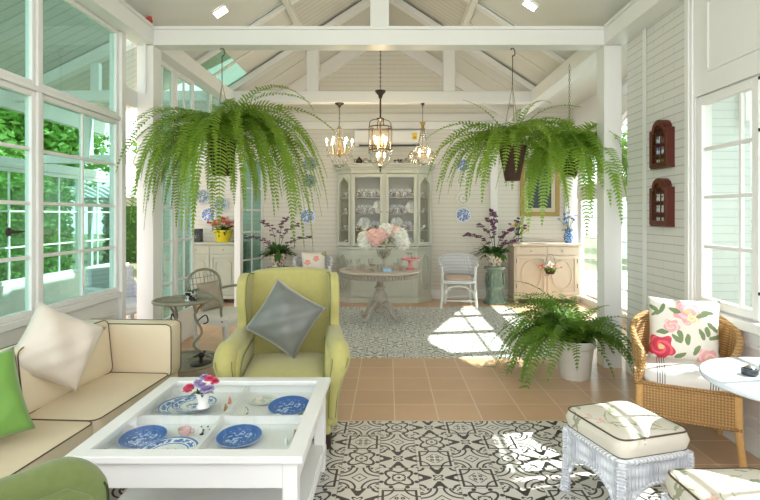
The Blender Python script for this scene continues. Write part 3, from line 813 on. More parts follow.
wing_chair((-.955, 1.115, 0), radians(139), M['moss'], M['moss_seam'], 'moss-green wing armchair cut off at the bottom left corner, only its rolled arm showing')
pillow('cushion', .40, .40, .17, 'grey_silk', (-.70, 3.44, .745), (radians(-17), radians(-13), radians(8)), 'shiny grey square cushion standing on its corner in the yellow-green armchair', diamond=True, wr=.22, seed=4)

# ================================================================ SOFA (runs along the left wall)
r = empty('sofa', (-1.79, 2.0, 0), 0, 'long cream leather sofa with brown piping along the left glazed wall', 'sofa')
r.rotation_euler = (0, 0, radians(-3.5))
F = 1.30  # local far end
MB().box(-.36, .28, -1.2, F-.02, .10, .272).build('base', 'leather', r, bevel=.02)
for k, (a, b) in enumerate(((F-.76, F-.01), (F-1.50, F-.77), (F-2.24, F-1.51))):
    box_cushion('seat_cushion', .66, b-a, .15, M['leather'], r, (-.035, (a+b)/2, .268), .02, .04, 'piping')
for k, (a, b) in enumerate(((F-.76, F-.01), (F-1.50, F-.77), (F-2.24, F-1.51))):
    c = box_cushion('back_cushion', .34, b-a-.01, .13, M['leather'], r, (-.235, (a+b)/2, .585), .03, .04, 'piping'); c.rotation_euler = (0, radians(84), 0)
mb = MB().box(-.50, -.37, -1.2, F+.10, .10, .66); mb.build('back_frame', 'leather', r, bevel=.03, seg=3)
c = box_cushion('arm', .66, .34, .135, M['leather'], r, (-.035, F+.135, .565), .006, .03, 'piping'); c.rotation_euler = (radians(90), 0, 0)
MB().box(-.36, .285, F+.0, F+.13, .12, .45).build('arm_base', 'leather', r, bevel=.015)
for x in (-.42, .265):
    for y in (-1.1, F+.10): MB().box(x-.02, x+.02, y-.02, y+.02, 0, .30 if x > 0 else .12).build('leg', 'white', r, bevel=.004)
pillow('cushion', .38, .38, .16, 'beige_silk', (-1.80, 2.74, .735), (radians(-24), radians(30), radians(40)), 'shiny beige silk cushion leaning on the cream sofa back', wr=.25, seed=9)
pillow('cushion', .385, .385, .16, 'green_silk', (-1.80, 2.17, .63), (radians(-24), radians(-12), radians(38)), 'bright green cushion on the cream sofa at the left edge', wr=.2, seed=12)

# ================================================================ COFFEE TABLE with a glazed display top
X0, X1, Y0, Y1, H = -1.265, -.332, 1.955, 2.92, .51
cx, cy = (X0+X1)/2, (Y0+Y1)/2
r = empty('coffee_table', (cx, cy, 0), 0, 'square white coffee table with glazed display top full of blue plates', 'table')
a, b = (X1-X0)/2, (Y1-Y0)/2
rect = lambda a, b: [(-a, -b), (a, -b), (a, b), (-a, b)]
MB().ring(rect(a, b), rect(a-.07, b-.07), H-.03, H, 'z').build('top_frame', 'white', r, bevel=.005)
MB().box(-a+.065, a-.065, -b+.065, b-.065, H-.014, H-.008).build('glass_top', 'glass', r, smooth=0)
MB().ring(rect(a-.03, b-.03), rect(a-.05, b-.05), H-.14, H-.03, 'z').build('apron', 'white', r, bevel=.004)
MB().box(-a+.05, a-.05, -b+.05, b-.05, H-.085, H-.072).build('display_tray', 'white', r)
MB().box(-a+.05, a-.05, -.008, .008, H-.071, H-.031).build('divider', 'white', r)
MB().box(-.008, .008, -b+.05, b-.05, H-.071, H-.032).build('divider', 'white', r)
for sx in (-1, 1):
    for sy in (-1, 1): MB().box(sx*(a-.055)-.03, sx*(a-.055)+.03, sy*(b-.055)-.03, sy*(b-.055)+.03, 0, H-.03).build('leg', 'white', r, bevel=.004)
MB().box(-a+.03, a-.03, -b+.03, b-.03, .13, .155).build('shelf', 'white', r, bevel=.004)
MB().ring(rect(a-.022, b-.022), rect(a-.034, b-.034), .10, .13, 'z').build('shelf_rail', 'white', r, bevel=.003)
def plate(m, rad, loc, rot, label, group=None, cat='plate', name='plate'):
    k = rad/.14; pr = [(.0, .006), (.075, .006), (.095, .012), (.135, .024), (.14, .025), (.139, .021), (.095, .004), (.07, 0), (0, 0)]
    mb = MB().lathe([(p*1, z) for p, z in pr][::-1], 32)
    o = mb.build(name, m, smooth=40); o.scale = (k, k, k); o.location = loc; o.rotation_euler = rot; return tag(o, label, cat, group)
TZ = H-.0715
plate('plate_blue', .100, (-1.09, 2.24, TZ+.010), (radians(5), 0, 0), 'blue scenic plate in the front left compartment of the display table')
plate('plate_rim', .122, (-.93, 2.125, TZ+.001), (0, 0, 0), 'white plate with blue rim in the front left compartment of the display table')
plate('plate_blue', .100, (-.665, 2.25, TZ+.010), (radians(5), 0, 0), 'blue scenic plate in the front right compartment of the display table')
plate('plate_rim', .138, (-1.05, 2.62, TZ+.001), (0, 0, 0), 'large white plate with blue rim, lower of two stacked in the display table')
plate('plate_rim', .110, (-1.0, 2.60, TZ+.022), (0, 0, 0), 'smaller white and blue plate, upper of two stacked in the display table')
plate('plate_blue', .108, (-.51, 2.60, TZ+.011), (radians(6), 0, 0), 'blue scenic plate in the back right compartment of the display table')
plate('plate_cream', .075, (-.68, 2.72, TZ+.001), (0, 0, 0), 'small cream dish in the back right compartment of the display table')
def cup(name, m, loc, s, label, group=None, cat='cup', handle=True):
    mb = MB().open_lathe([(.0, .002), (.022, .002), (.026, 0), (.024, .006), (.036, .02), (.042, .05), (.040, .052), (.033, .02), (.0, .008)], 18)
    if handle: mb.tube(smoothpath([(.038, 0, .042), (.058, 0, .044), (.062, 0, .028), (.036, 0, .018)], 4), .004, 6)
    o = mb.build(name, m, smooth=60); o.location = loc; o.scale = (s, s, s); return tag(o, label, cat, group)
cup('teacup', mat('rose_china', (.72, .48, .46), .2), (-.93, 2.30, TZ+.001), .7, 'small rosy teacup in the front left compartment of the display table')
def figurine(loc, m, label, s=1.0, group=None):
    mb = MB().lathe([(.0, 0), (.020, 0), (.018, .012), (.012, .03), (.014, .045), (.006, .055), (0, .058)], 12); mb.ball((0, 0, .062), .010, 8, 6); mb.tube([(.012, 0, .045), (.024, 0, .035), (.015, 0, .026)], .004, 6)
    o = mb.build('figurine', m, smooth=60); o.location = loc; o.scale = (s, s, s); return tag(o, label, 'figurine', group)
gl = 'group of two'
figurine((-.86, 2.32, TZ), M['dalmatian'], 'black and white china figurine beside the rosy teacup, left of two', .55)
figurine((-.83, 2.32, TZ), M['dalmatian'], 'black and white china figurine beside the rosy teacup, right of two', .55)
figurine((-.85, 2.70, TZ), M['coral'], 'reddish figurine in the back left compartment of the display table', .5)
figurine((-.84, 2.60, TZ), M['brass'], 'small brass figurine near the vase in the display table', .5)
figurine((-.72, 2.56, TZ), M['china'], 'pale speckled figurine beside the table divider', .5)
figurine((-.42, 2.28, TZ), M['brass'], 'brass dog figurine in the front right compartment, nearest the edge', .55)
figurine((-.45, 2.22, TZ), M['porcelain'], 'white china figurine in the front right compartment beside the brass one', .5)
def shell(loc, s, label):
    o = MB().ball((0, 0, .012), .024, 10, 6, (1, .7, .5)).build('seashell', mat('shell_cream', (.78, .70, .62), .4), smooth=60); o.location = loc; o.scale = (s, s, s); return tag(o, label, 'seashell')
shell((-.55, 2.50, TZ), 1.0, 'cream seashell in the back right compartment near the divider')
shell((-.70, 2.74, TZ), .9, 'cream seashell at the far edge of the display table')
shell((-.52, 2.08, TZ), .9, 'cream seashell in the front right compartment near the frame')

# ================================================================ FLOWERS
def blossom(mb, c, s, rnd, n=6):
    c = Vector(c)
    for k in range(n):
        a = 2*pi*k/n+rnd.uniform(-.3, .3); t = rnd.uniform(.2, .9)
        d = Vector((cos(a)*cos(t), sin(a)*cos(t), sin(t))); w = d.orthogonal().normalized()
        mb.add([c, c+d*s*.6+w*s*.45, c+d*s, c+d*s*.6-w*s*.45], [(0, 1, 2, 3)])
def peony(mb, c, s, rnd):
    for ring_, (n, t, q) in enumerate(((5, 1.3, .55), (7, .8, .8), (9, .3, .95), (10, -.25, 1.0))):
        for k in range(n):
            a = 2*pi*k/n+ring_*.4+rnd.uniform(-.15, .15); tt = t+rnd.uniform(-.15, .15)
            d = Vector((cos(a)*cos(tt), sin(a)*cos(tt), sin(tt))); w = Vector((-sin(a), cos(a), 0)); up = d.cross(w)
            c_ = Vector(c); r_ = s*q
            mb.add([c_, c_+d*r_*.6+w*r_*.42, c_+d*r_*.97+w*r_*.28-up*r_*.1, c_+d*r_-up*r_*.05, c_+d*r_*.97-w*r_*.28-up*r_*.1, c_+d*r_*.6-w*r_*.42], [(0, 1, 2, 3), (0, 3, 4, 5)])
def ruffle(mb, c, s, rnd):
    ph = [rnd.uniform(0, 6.28) for _ in range(4)]; n, m = 20, 12; vs = []; fs = []
    for k in range(m+1):
        el = -pi/2+pi*k/m
        for i in range(n):
            a = 2*pi*i/n; q = s*(1+.13*sin(5*a+7*el+ph[0])+.10*sin(-8*a+9*el+ph[1])+.06*sin(13*a+ph[2])*cos(el)); vs.append((c[0]+q*cos(el)*cos(a), c[1]+q*cos(el)*sin(a), c[2]+q*.9*sin(el)))
    for k in range(m):
        for i in range(n): fs.append((k*n+i, k*n+(i+1) % n, (k+1)*n+(i+1) % n, (k+1)*n+i))
    mb.add(vs, fs)
def leafblade(mb, base, d, L, w, droop=.3):
    base = Vector(base); d = Vector(d).normalized(); side = d.cross(Vector((0, 0, 1)));
    if side.length < .05: side = Vector((1, 0, 0))
    side.normalize(); n = 5; prev = None; vs = []; fs = []
    for k in range(n+1):
        t = k/n; p = base+d*L*t+Vector((0, 0, -droop*L*t*t)); ww = w*sin(pi*min(.97, t*.93+.05))**.8
        vs += [p-side*ww, p+Vector((0, 0, -.15*w)), p+side*ww]
    for k in range(n):
        a = 3*k; fs += [(a, a+1, a+4, a+3), (a+1, a+2, a+5, a+4)]
    mb.add(vs, fs)
# little bouquet on the display table: its own glass of pink and lilac flowers
rnd = random.Random(21)
r = empty('flower_vase', (-.905, 2.46, H), 0, 'small crystal vase of pink and lilac flowers standing on the glass tabletop', 'vase')
MB().open_lathe([(.0, .004), (.030, .0), (.032, .008), (.022, .02), (.030, .05), (.038, .075), (.036, .075), (.028, .05), (.018, .024), (0, .012)], 16).build('vase', 'porcelain', r, smooth=60)
mb = MB()
for k in range(9):
    a = rnd.uniform(0, 6.28); mb.tube([(0, 0, .02), (.03*cos(a), .03*sin(a), .09)], .0018, 5)
for k in range(7):
    a = rnd.uniform(0, 6.28); leafblade(mb, (0, 0, .07), (cos(a), sin(a), .6), .06, .010, .6)
leafblade(mb, (-.03, 0, .08), (-.7, -.2, -.4), .07, .016, .3)
mb.raw = True; mb.build('leaves', 'leafd', r, smooth=0)
for m_, lst in (('hotpink', [(.03, 0, .14), (.055, .01, .125), (-.065, 0, .10), (-.08, .01, .085)]), ('lilac', [(0, -.02, .115), (-.025, 0, .12), (.02, -.03, .095), (0, .02, .14), (.04, -.02, .10)])):
    mb = MB(); 
    for c in lst: peony(mb, c, .024, rnd)
    mb.raw = True; mb.build('blossoms', m_, r, smooth=0)

# ================================================================ WHITE WICKER STOOLS
def wicker_stool(loc, rz, label):
    r = empty('wicker_stool', loc, rz, label, 'stool', 'white wicker stools with floral cushions')
    w, d, zt = .38, .40, .34
    for (sx, sy, nx) in ((0, -1, 'x'), (0, 1, 'x'), (-1, 0, 'y'), (1, 0, 'y')):
        L = w if nx == 'x' else d; hw = L/2-.01
        arch = [(hw, zt), (hw, .17)]+[( (hw-.035)*cos(t), .10+.14*sin(t)*1.0) for t in [pi*k/12 for k in range(1, 12)]]+[(-hw, .17), (-hw, zt)]
        arch = [(-hw, zt), (-hw, .15)]+[(-(hw-.03)*cos(pi*k/12), .13+.10*sin(pi*k/12)) for k in range(0, 13)]+[(hw, .15), (hw, zt)]
        mb = MB()
        if nx == 'x': mb.prism(arch, sy*d/2-.008, sy*d/2+.008, 'y')
        else: mb.prism(arch, sx*w/2-.008, sx*w/2+.008, 'x')
        # vertical ribs
        k = -hw+.014
        while k < hw-.005:
            zz = .13+.10*sqrt(max(0, 1-(k/(hw-.03))**2)) if abs(k) < hw-.03 else .15
            p = (k, sy*(d/2+.008), 0) if nx == 'x' else (sx*(w/2+.008), k, 0)
            mb.tube([(p[0], p[1], zz), (p[0], p[1], zt-.005)], .0055, 5)
            k += .0185
        mb.build('apron', 'wicker_w', r, smooth=50)
        ar = [(-(hw-.03)*cos(pi*k/14), .128+.10*sin(pi*k/14)) for k in range(15)]
        pts = [(q[0], sy*(d/2+.006), q[1]) if nx == 'x' else (sx*(w/2+.006), q[0], q[1]) for q in ar]
        MB().tube(pts, .012, 8).build('arch_rim', 'wicker_w', r, smooth=60)
    for sx in (-1, 1):
        for sy in (-1, 1):
            x, y = sx*(w/2-.002), sy*(d/2-.002); mb = MB()
            path = smoothpath([(x, y, zt), (x, y, .18), (x+sx*.004, y+sy*.004, .08), (x+sx*.012, y+sy*.012, .012)], 4)
            mb.tube(path, lerpl([.022, .024, .021, .024], len(path)), 12)
            for z in [.012+.016*k for k in range(20)]: mb.tube([(x+.0+.023*cos(a)+sx*.006*(z < .1), y+.023*sin(a)+sy*.006*(z < .1), z) for a in [2*pi*q/10 for q in range(10)]], .0045, 5, closed=True)
            mb.ball((x+sx*.012, y+sy*.012, .012), .026, 12, 6, (1, 1, .46)); mb.build('leg', 'wicker_w', r, smooth=60)
    n = 44; pts = []
    for k in range(n):
        a = 2*pi*k/n; e = .35; pts.append((abs(cos(a))**e*(1 if cos(a) > 0 else -1)*(w/2+.012), abs(sin(a))**e*(1 if sin(a) > 0 else -1)*(d/2+.012), zt))
    MB().tube(pts, .015, 8, closed=True).build('top_rim', 'wicker_w', r, smooth=60)
    MB().box(-w/2, w/2, -d/2, d/2, zt-.01, zt+.004).build('seat_board', 'wicker_w', r)
    c = box_cushion('seat_cushion', w+.01, d+.01, .085, M['floral_stool'], r, (0, 0, zt+.012), .022, .045, 'piping', .0045)
    c['label'] = 'cream cushion with a leafy vine print'
    return r
s1 = wicker_stool((1.175, 2.50, 0), radians(16), 'white wicker stool with floral cushion standing on the patterned tiles, farther of two')
s2 = dup(s1, (1.30, 1.80, 0), (0, 0, radians(2)), 'white wicker stool with floral cushion cut off by the bottom edge, nearer of two')

# ================================================================ RATTAN ARMCHAIR (faces -Y)
r = empty('rattan_armchair', (1.885, 3.20, 0), radians(-27), 'honey-coloured rattan tub armchair with floral back cushion by the right window', 'armchair')
# woven skirt with tub plan
def tubplan(k, off=0):     # k 0..1 around from front right via back to front left
    a = -pi*.5+.62+(2*pi-1.24)*k
    return ((.275+off)*cos(a), (.26+off)*sin(a)+.02)
n = 40
mb = MB(); vs = []; fs = []
plan = [(.265, -.25)]+[( .275*cos(-.35+(pi+.70)*k/28), .03+.245*sin(-.35+(pi+.70)*k/28)) for k in range(29)]+[(-.265, -.25)]
closed = plan
mb.ring(closed, [(x*.93, y*.93+.002) for x, y in closed], .215, .43, 'z'); mb.build('woven_skirt', 'rattan', r, bevel=.006, smooth=50)
MB().prism([(x*.95, y*.95) for x, y in closed], .40, .425, 'z').build('seat_deck', 'rattan', r)
# wraparound back band: upper edge and lower edge follow the plan angle
mb = MB(); prof = []
m_ = 44
for k in range(m_+1):
    t = k/m_; u = abs(2*t-1)             # 0 at back centre, 1 at arm fronts
    a = -.62+(pi+1.24)*t
    x = .285*cos(a); y = .03+.26*sin(a)
    if y < -.20: y = -.20-(-.20-y)*.5
    top = .79-.19*u**2.6-.02*u; low = .44 if u < .42 else .44+(top-.135-.44)*min(1, ((u-.42)/.30))**.8
    fl = 1+.10*(1-u)*.6
    prof.append((x, y, top, low, fl))
vs = []
for (x, y, top, low, fl) in prof:
    for j in range(7):
        f = j/6; z = low+(top-low)*f; sc = 1+(.13*(z-.42)); vs.append((x*sc, y*sc, z))
fs = [(i*7+j, (i+1)*7+j, (i+1)*7+j+1, i*7+j+1) for i in range(m_) for j in range(6)]
mb.add(vs, fs).build('woven_back', 'rattan', r, solid=.022, smooth=80)
P_ = lambda i, z: Vector((prof[i][0]*(1+.13*(z-.42)), prof[i][1]*(1+.13*(z-.42)), z))
rim = [P_(i, prof[i][2]) for i in range(m_+1)]
f0, f1 = rim[-1], rim[0]
rimL = rim+[f0+Vector((-.0, -.055, -.03)), f0+Vector((0, -.075, -.09)), Vector((-.268, -.262, .42))]
rimR = [Vector((.268, -.262, .42)), f1+Vector((0, -.075, -.09)), f1+Vector((0, -.055, -.03))]
MB().tube(smoothpath(rimR+rimL, 2), .021, 10).build('top_rim', 'rattan', r, smooth=180)
low = [P_(i, prof[i][3]) for i in range(m_+1)]
for sgn, rng in ((1, range(0, 14)), (-1, range(m_, m_-14, -1))):
    path = [low[i] for i in rng]; e = path[0]; path = [Vector((sgn*.262, -.245, .43)), Vector((sgn*.268, -.235, .50))+Vector((sgn*.01, 0, 0)), (e+Vector((0, -.03, -.012)))]+path
    MB().tube(smoothpath(path, 2), .014, 8).build('arm_loop', 'rattan', r, smooth=180)
for (x, y) in ((-.25, -.235), (.25, -.235), (.20, .20), (-.20, .20)):
    fr = y < 0
    MB().tube([(x, y, .43), (x*1.02, y*1.02, .2), (x*1.10, y*1.08+(0 if fr else .04), 0)], [.024, .022, .019], 12).build('leg', 'rattan_pole', r)
for z in (.225, .425):
    MB().tube([(x*1.01, y*1.01, z) for x, y in closed], .012, 8, closed=True).build('band', 'rattan', r, smooth=180)
c = box_cushion('seat_cushion', .47, .46, .07, M['stripe_seat'], r, (0, -.025, .428), .025, .09); c['label'] = 'white linen seat cushion with thin dark stripes'
chair_r = r
p = pillow('cushion', .42, .42, .15, 'floral_pillow', (1.83+.02*0, 3.25, .70), (radians(-14), 0, radians(-27)), 'square white cushion printed with pink roses, on the rattan armchair', wr=.05, seed=2)
p.location = (1.885+.10*sin(radians(27)), 3.20+.10*cos(radians(27)), .695)

# ================================================================ ROUND MARBLE TABLE at the right edge
r = empty('round_table', (1.80, 2.22, 0), 0, 'round pale marble table with a single foot at the right edge', 'table')
MB().lathe([(0, .695), (.352, .695), (.362, .702), (.365, .712), (.36, .722), (.352, .725), (0, .725)], 64).build('tabletop', 'marble', r)
MB().lathe([(.0, 0), (.20, 0), (.205, .015), (.06, .04), (.035, .07), (.03, .62), (.07, .68), (.09, .694), (0, .694)], 28).build('pedestal', 'chair_white', r)
def ashtray(loc, label):
    r = empty('glass_ashtray', loc, 0, label, 'ashtray')
    MB().open_lathe([(0, .002), (.030, 0), (.036, .010), (.034, .028), (.026, .030), (.024, .012), (0, .010)], 16).build('bowl', mat('smoky_glass', (.03, .035, .045), .08), r, smooth=40)
    MB().lathe([(0, .03), (.020, .028), (.022, .034), (.012, .042), (0, .044)], 16).build('lid', 'chrome', r)
ashtray((1.64, 2.28, .7255), 'small dark glass ashtray on the marble table, left of two'); ashtray((1.77, 2.34, .7255), 'small dark glass ashtray on the marble table, right of two')
# ================================================================ FERNS
def frond(mb, base, az, pitch, L, rnd, wl=.075, curl=1.0, minz=None, sp=.032, stiff=1):
    """rachis that arches over and droops, with paired leaflets"""
    n = int(L/sp); p = Vector(base); th = pitch; pts = [p.copy()]; dirs = []
    floorp = radians(-86)*curl if curl <= 1 else radians(-86)
    twist = rnd.uniform(-.7, .7); da = rnd.uniform(.018, .055); db = rnd.uniform(.03, .09); da *= stiff; db *= stiff
    for k in range(n):
        t = k/n
        th += (floorp-th)*(da+db*t)*(sp/.024)
        az2 = az+twist*t*.6
        d = Vector((cos(az2)*cos(th), sin(az2)*cos(th), sin(th)))
        if minz is not None and (p+d*sp).z < minz: d = Vector((cos(az2), sin(az2), .05)).normalized()*.6
        p = p+d*sp; pts.append(p.copy()); dirs.append(d)
    mb.tube(pts[::3]+[pts[-1]], .0022, 3)
    roll = rnd.uniform(-.5, .5)
    for k in range(2, n):
        t = k/n; d = dirs[k-1]; side = Vector((-sin(az), cos(az), 0)); side = (side-d*side.dot(d)).normalized(); up = side.cross(d)
        side = (side*cos(roll)+up*sin(roll)).normalized(); up = side.cross(d)
        l = wl*(min(1, t*4+.25))*(1-t**1.7)*rnd.uniform(.85, 1.1)+.006
        w = sp*.30
        for s_ in (-1, 1):
            tipd = (side*s_+d*.42-up*rnd.uniform(.05, .35)*(1)).normalized(); q = pts[k]
            m_ = q+tipd*l*.55; e = q+tipd*l-Vector((0, 0, l*.12)); 
            mb.add([q-d*w*.7, q+d*w*.7, m_+d*w, e, m_-d*w], [(0, 1, 2, 4), (4, 2, 3)])
def fern_fol(parent, base, specs, m, seed, name='foliage', **kw):
    rnd = random.Random(seed); mb = MB(); mb.raw = True
    for sp_ in specs:
        az, pitch, L, wl = sp_[:4]
        frond(mb, (base[0]+.04*cos(az), base[1]+.04*sin(az), base[2]), az, pitch, L, rnd, wl, stiff=(sp_[4] if len(sp_) > 4 else 1), **kw)
    return mb.build(name, m, parent, smooth=0)
def basket(r, z0, z1, r0, r1):
    MB().open_lathe([(.0, z0), (r0, z0), (r0*1.05, z0+.01), (r1, z1-.01), (r1*1.06, z1), (r1*.94, z1), (r1*.9, z1-.03), (0, z1-.03)], 20).build('basket', 'wood_dark', r, smooth=50)
    MB().lathe([(0, z1-.035), (r1*.9, z1-.035), (r1*.88, z1-.02), (0, z1-.012)], 16).build('soil', 'soil', r)
def hanger(r, z0, z1, rr, hook=True):
    for k in range(3):
        a = 2*pi*k/3+.5; MB().tube([(rr*cos(a), rr*sin(a), z0), (0, 0, z0+(z1-z0)*.62)], .0035, 5).build('hanging_wire', 'iron', r)
    mb = MB(); mb.tube([(0, 0, z0+(z1-z0)*.62), (0, 0, z1-.07)], .004, 6); 
    mb.tube(smoothpath([(0, 0, z1-.08), (.022, 0, z1-.06), (.02, 0, z1-.02), (0, 0, z1), (-.018, 0, z1-.015)], 4), .005, 6); mb.build('hook', 'bronze', r)
rnd = random.Random(11)
# left hanging fern, from the tie beam
r = empty('hanging_fern', (-1.60, 4.85, 1.83), 0, 'large hanging fern in a dark basket by the left post', 'fern', 'hanging ferns')
basket(r, 0, .34, .085, .135); hanger(r, .34, 1.228, .12)
sp = []
for k in range(34):
    az = 2*pi*k/34+rnd.uniform(-.2, .2); sp.append((az, radians(rnd.uniform(35, 78)), rnd.uniform(1.0, 1.5), rnd.uniform(.09, .115)))
for k in range(34):
    az = rnd.uniform(0, 2*pi); sp.append((az, radians(rnd.uniform(20, 80)), rnd.uniform(.6, 1.1), rnd.uniform(.08, .10)))
for az, p, L_ in ((25, 84, 1.25), (10, 80, 1.35), (-10, 77, 1.5), (150, 78, 1.1), (-60, 66, 1.5), (-20, 62, 1.65), (0, 70, 1.8), (5, 86, .85), (-5, 85, 1.0), (40, 80, 1.0), (-15, 84, 1.2), (-40, 72, 1.6), (200, 66, 1.4), (230, 70, 1.4)):
    sp.append((radians(az), radians(p), L_, .115))
for az, p, L_ in ((20, 86, 1.15), (0, 80, 1.2), (-20, 82, 1.0), (40, 88, .9), (170, 72, 1.0), (190, 66, 1.1), (-60, 84, .8), (10, 68, 1.4), (-5, 60, 1.4)):
    sp.append((radians(az), radians(p), L_, .11, .5))
for k in range(30): az = rnd.uniform(-1.9, .5); sp.append((az, radians(rnd.uniform(40, 84)), rnd.uniform(1.0, 1.75), rnd.uniform(.10, .125), rnd.uniform(.6, 1)))
for k in range(14): az = rnd.uniform(2.4, 4.6); sp.append((az, radians(rnd.uniform(40, 80)), rnd.uniform(.9, 1.45), rnd.uniform(.10, .12), rnd.uniform(.6, 1)))
fern_fol(r, (0, 0, .34), sp, 'fern', 3)
# right hanging fern in a dark basket
r = empty('hanging_fern', (1.20, 4.85, 1.78), 0, 'hanging fern in a dark basket left of the bright fern, right side', 'fern', 'hanging ferns')
basket(r, 0, .33, .07, .13); hanger(r, .33, 1.278, .11)
r.children
sp = []
for k in range(20):
    az = 2*pi*k/20+rnd.uniform(-.2, .2); sp.append((az, radians(rnd.uniform(30, 76)), rnd.uniform(.7, 1.0), rnd.uniform(.07, .09)))
for k in range(20): sp.append((rnd.uniform(0, 6.28), radians(rnd.uniform(10, 78)), rnd.uniform(.5, .8), rnd.uniform(.065, .085)))
for az, p, L_ in ((180, 54, 1.15), (190, 40, 1.05), (170, 66, 1.2), (40, 86, .85), (0, 84, .9), (160, 74, 1.0), (215, 60, 1.1), (60, 82, .8), (20, 78, .8), (180, 80, .75), (230, 50, 1.0)):
    sp.append((radians(az), radians(p), L_, .09))
for az, p, L_ in ((20, 88, .85), (60, 84, .7), (175, 60, .95), (185, 45, .85), (160, 75, .7), (-20, 80, .7)):
    sp.append((radians(az), radians(p), L_, .085, .45))
for k in range(14): az = rnd.uniform(2.2, 4.4); sp.append((az, radians(rnd.uniform(30, 80)), rnd.uniform(.6, 1.0), rnd.uniform(.085, .10), rnd.uniform(.6, 1)))
for k in range(10): az = rnd.uniform(-1, 1.2); sp.append((az, radians(rnd.uniform(60, 88)), rnd.uniform(.6, .9), .085, .55))
fern_fol(r, (0, 0, .33), sp, 'fern', 5)
# bright fern close to the right post, on a chain from the plate
r = empty('hanging_fern', (1.93, 5.35, 1.86), 0, 'bright light-green fern hanging on a chain beside the right post', 'fern', 'hanging ferns')
basket(r, 0, .26, .07, .12); 
MB().tube([(.10*cos(2*pi*k/12), .10*sin(2*pi*k/12), .255) for k in range(12)], .004, 5, closed=True).build('hanger_ring', 'iron', r)
for k in range(3):
    a = 2.1*k; MB().tube([(.1*cos(a), .1*sin(a), .255), (0, 0, .62)], .0035, 5).build('hanging_wire', 'iron', r)
mb = MB()
for k in range(19):
    z = .62+k*.031; mb.tube([((.009 if k % 2 else 0)*cos(t), (0 if k % 2 else .009)*cos(t), z+.02*sin(t)) for t in [2*pi*q/8 for q in range(8)]], .003, 4, closed=True)
mb.build('chain', 'iron', r)
sp = []
for k in range(24):
    az = 2*pi*k/24+rnd.uniform(-.15, .15); sp.append((az, radians(rnd.uniform(30, 72)), rnd.uniform(.8, 1.1) if az > 3 or az < .3 else rnd.uniform(.6, .85), rnd.uniform(.10, .125)))
for k in range(48): sp.append((radians(rnd.uniform(190, 330)), radians(rnd.uniform(10, 78)), rnd.uniform(.6, 1.35), rnd.uniform(.125, .15)))
for az, p, L_ in ((175, 84, .9), (180, 80, 1.0), (20, 60, .9), (-20, 66, 1.2), (190, 86, .8), (-30, 76, 1.2), (240, 84, .8)): sp.append((radians(az), radians(p), L_, .10))
for az, p, L_ in ((160, 84, .8), (90, 86, .8), (10, 74, .8), (-10, 60, .9), (200, 78, .7)): sp.append((radians(az), radians(p), L_, .09, .45))
fern_fol(r, (0, 0, .27), sp, 'fern_b', 8, sp=.034)
# potted fern on the floor
r = empty('potted_fern', (1.67, 4.50, 0), 0, 'big fern in a white pot on the terracotta floor', 'fern')
MB().open_lathe([(0, .0), (.125, 0), (.132, .01), (.160, .27), (.170, .275), (.178, .285), (.180, .335), (.172, .345), (.158, .34), (.152, .30), (0, .30)], 40).build('pot', 'potwhite', r, smooth=50)
MB().lathe([(0, .29), (.152, .295), (.14, .315), (0, .325)], 20).build('soil', 'soil', r)
sp = []
for k in range(30):
    az = 2*pi*k/30+rnd.uniform(-.12, .12)
    if -.8 < (az-4.71) < .8: sp.append((az, radians(rnd.uniform(66, 82)), rnd.uniform(.45, .65), .075)); continue
    L_ = rnd.uniform(.85, 1.1) if 1.7 < az < 4.2 else rnd.uniform(.7, .85)
    sp.append((az, radians(rnd.uniform(46, 76)), L_, rnd.uniform(.08, .10)))
for k in range(60): sp.append((rnd.choice((rnd.uniform(-.8, .9), rnd.uniform(2.3, 4.2), rnd.uniform(2.3, 4.2), rnd.uniform(0, 3.14))), radians(rnd.uniform(40, 88)), rnd.uniform(.55, .95), .095))
for k in range(8): sp.append((rnd.uniform(1.5, 3.6), radians(rnd.uniform(80, 88)), rnd.uniform(.8, 1.0), .085))
sp += [(radians(252), radians(40), .55, .07), (radians(285), radians(48), .55, .07), (radians(120), radians(88), .7, .07), (radians(170), radians(82), .8, .08), (radians(60), radians(85), .65, .08)]
for az, p, L_ in ((110, 88, .75), (150, 82, .8), (170, 74, .85), (190, 66, .8), (80, 86, .7), (130, 76, .75), (30, 80, .55), (210, 76, .7), (240, 84, .6)): sp.append((radians(az), radians(p), L_, .095, .5))
sp = [(a_[0], a_[1], min(a_[2], .60) if cos(a_[0]) > .35 else a_[2])+tuple(a_[3:]) for a_ in sp]
for k in range(22): az = rnd.uniform(1.2, 4.2); sp.append((az, radians(rnd.uniform(66, 89)), rnd.uniform(.6, .9), .10, .5))
fern_fol(r, (0, 0, .31), sp, 'fern_d', 14, minz=.03)

# ================================================================ CHINA HUTCH against the back wall
HX, HB, HH = -.06, 8.69, 2.30
r = empty('china_hutch', (HX, HB, 0), 0, 'tall grey-green china cabinet with glass doors full of crockery, against the back wall', 'cabinet')
o_ = [(-.79, 0), (-.79, -.19), (-.55, -.42), (.55, -.42), (.79, -.19), (.79, 0)]
def off(o, k): return [(x*(1+k*1.6), y-(k if y < 0 else 0)) for x, y in o]
MB().prism(off(o_, .012), 0, .09, 'z').build('plinth', 'sage', r, bevel=.006)
MB().prism(o_, .09, .88, 'z').build('base_cabinet', 'sage', r, bevel=.004)
MB().prism(off(o_, .015), .88, .925, 'z').build('waist_moulding', 'sage', r, bevel=.01)
MB().box(-.79, .79, -.02, 0, .925, 2.2).build('back_panel', 'sage_in', r)
MB().prism(o_, 2.14, 2.20, 'z').build('frieze', 'sage', r)
mb = MB(); mb.prism(off(o_, .02), 2.20, 2.235, 'z'); mb.prism(off(o_, .045), 2.235, 2.27, 'z'); mb.prism(off(o_, .06), 2.27, HH, 'z'); mb.build('cornice', 'sage', r, bevel=.008)
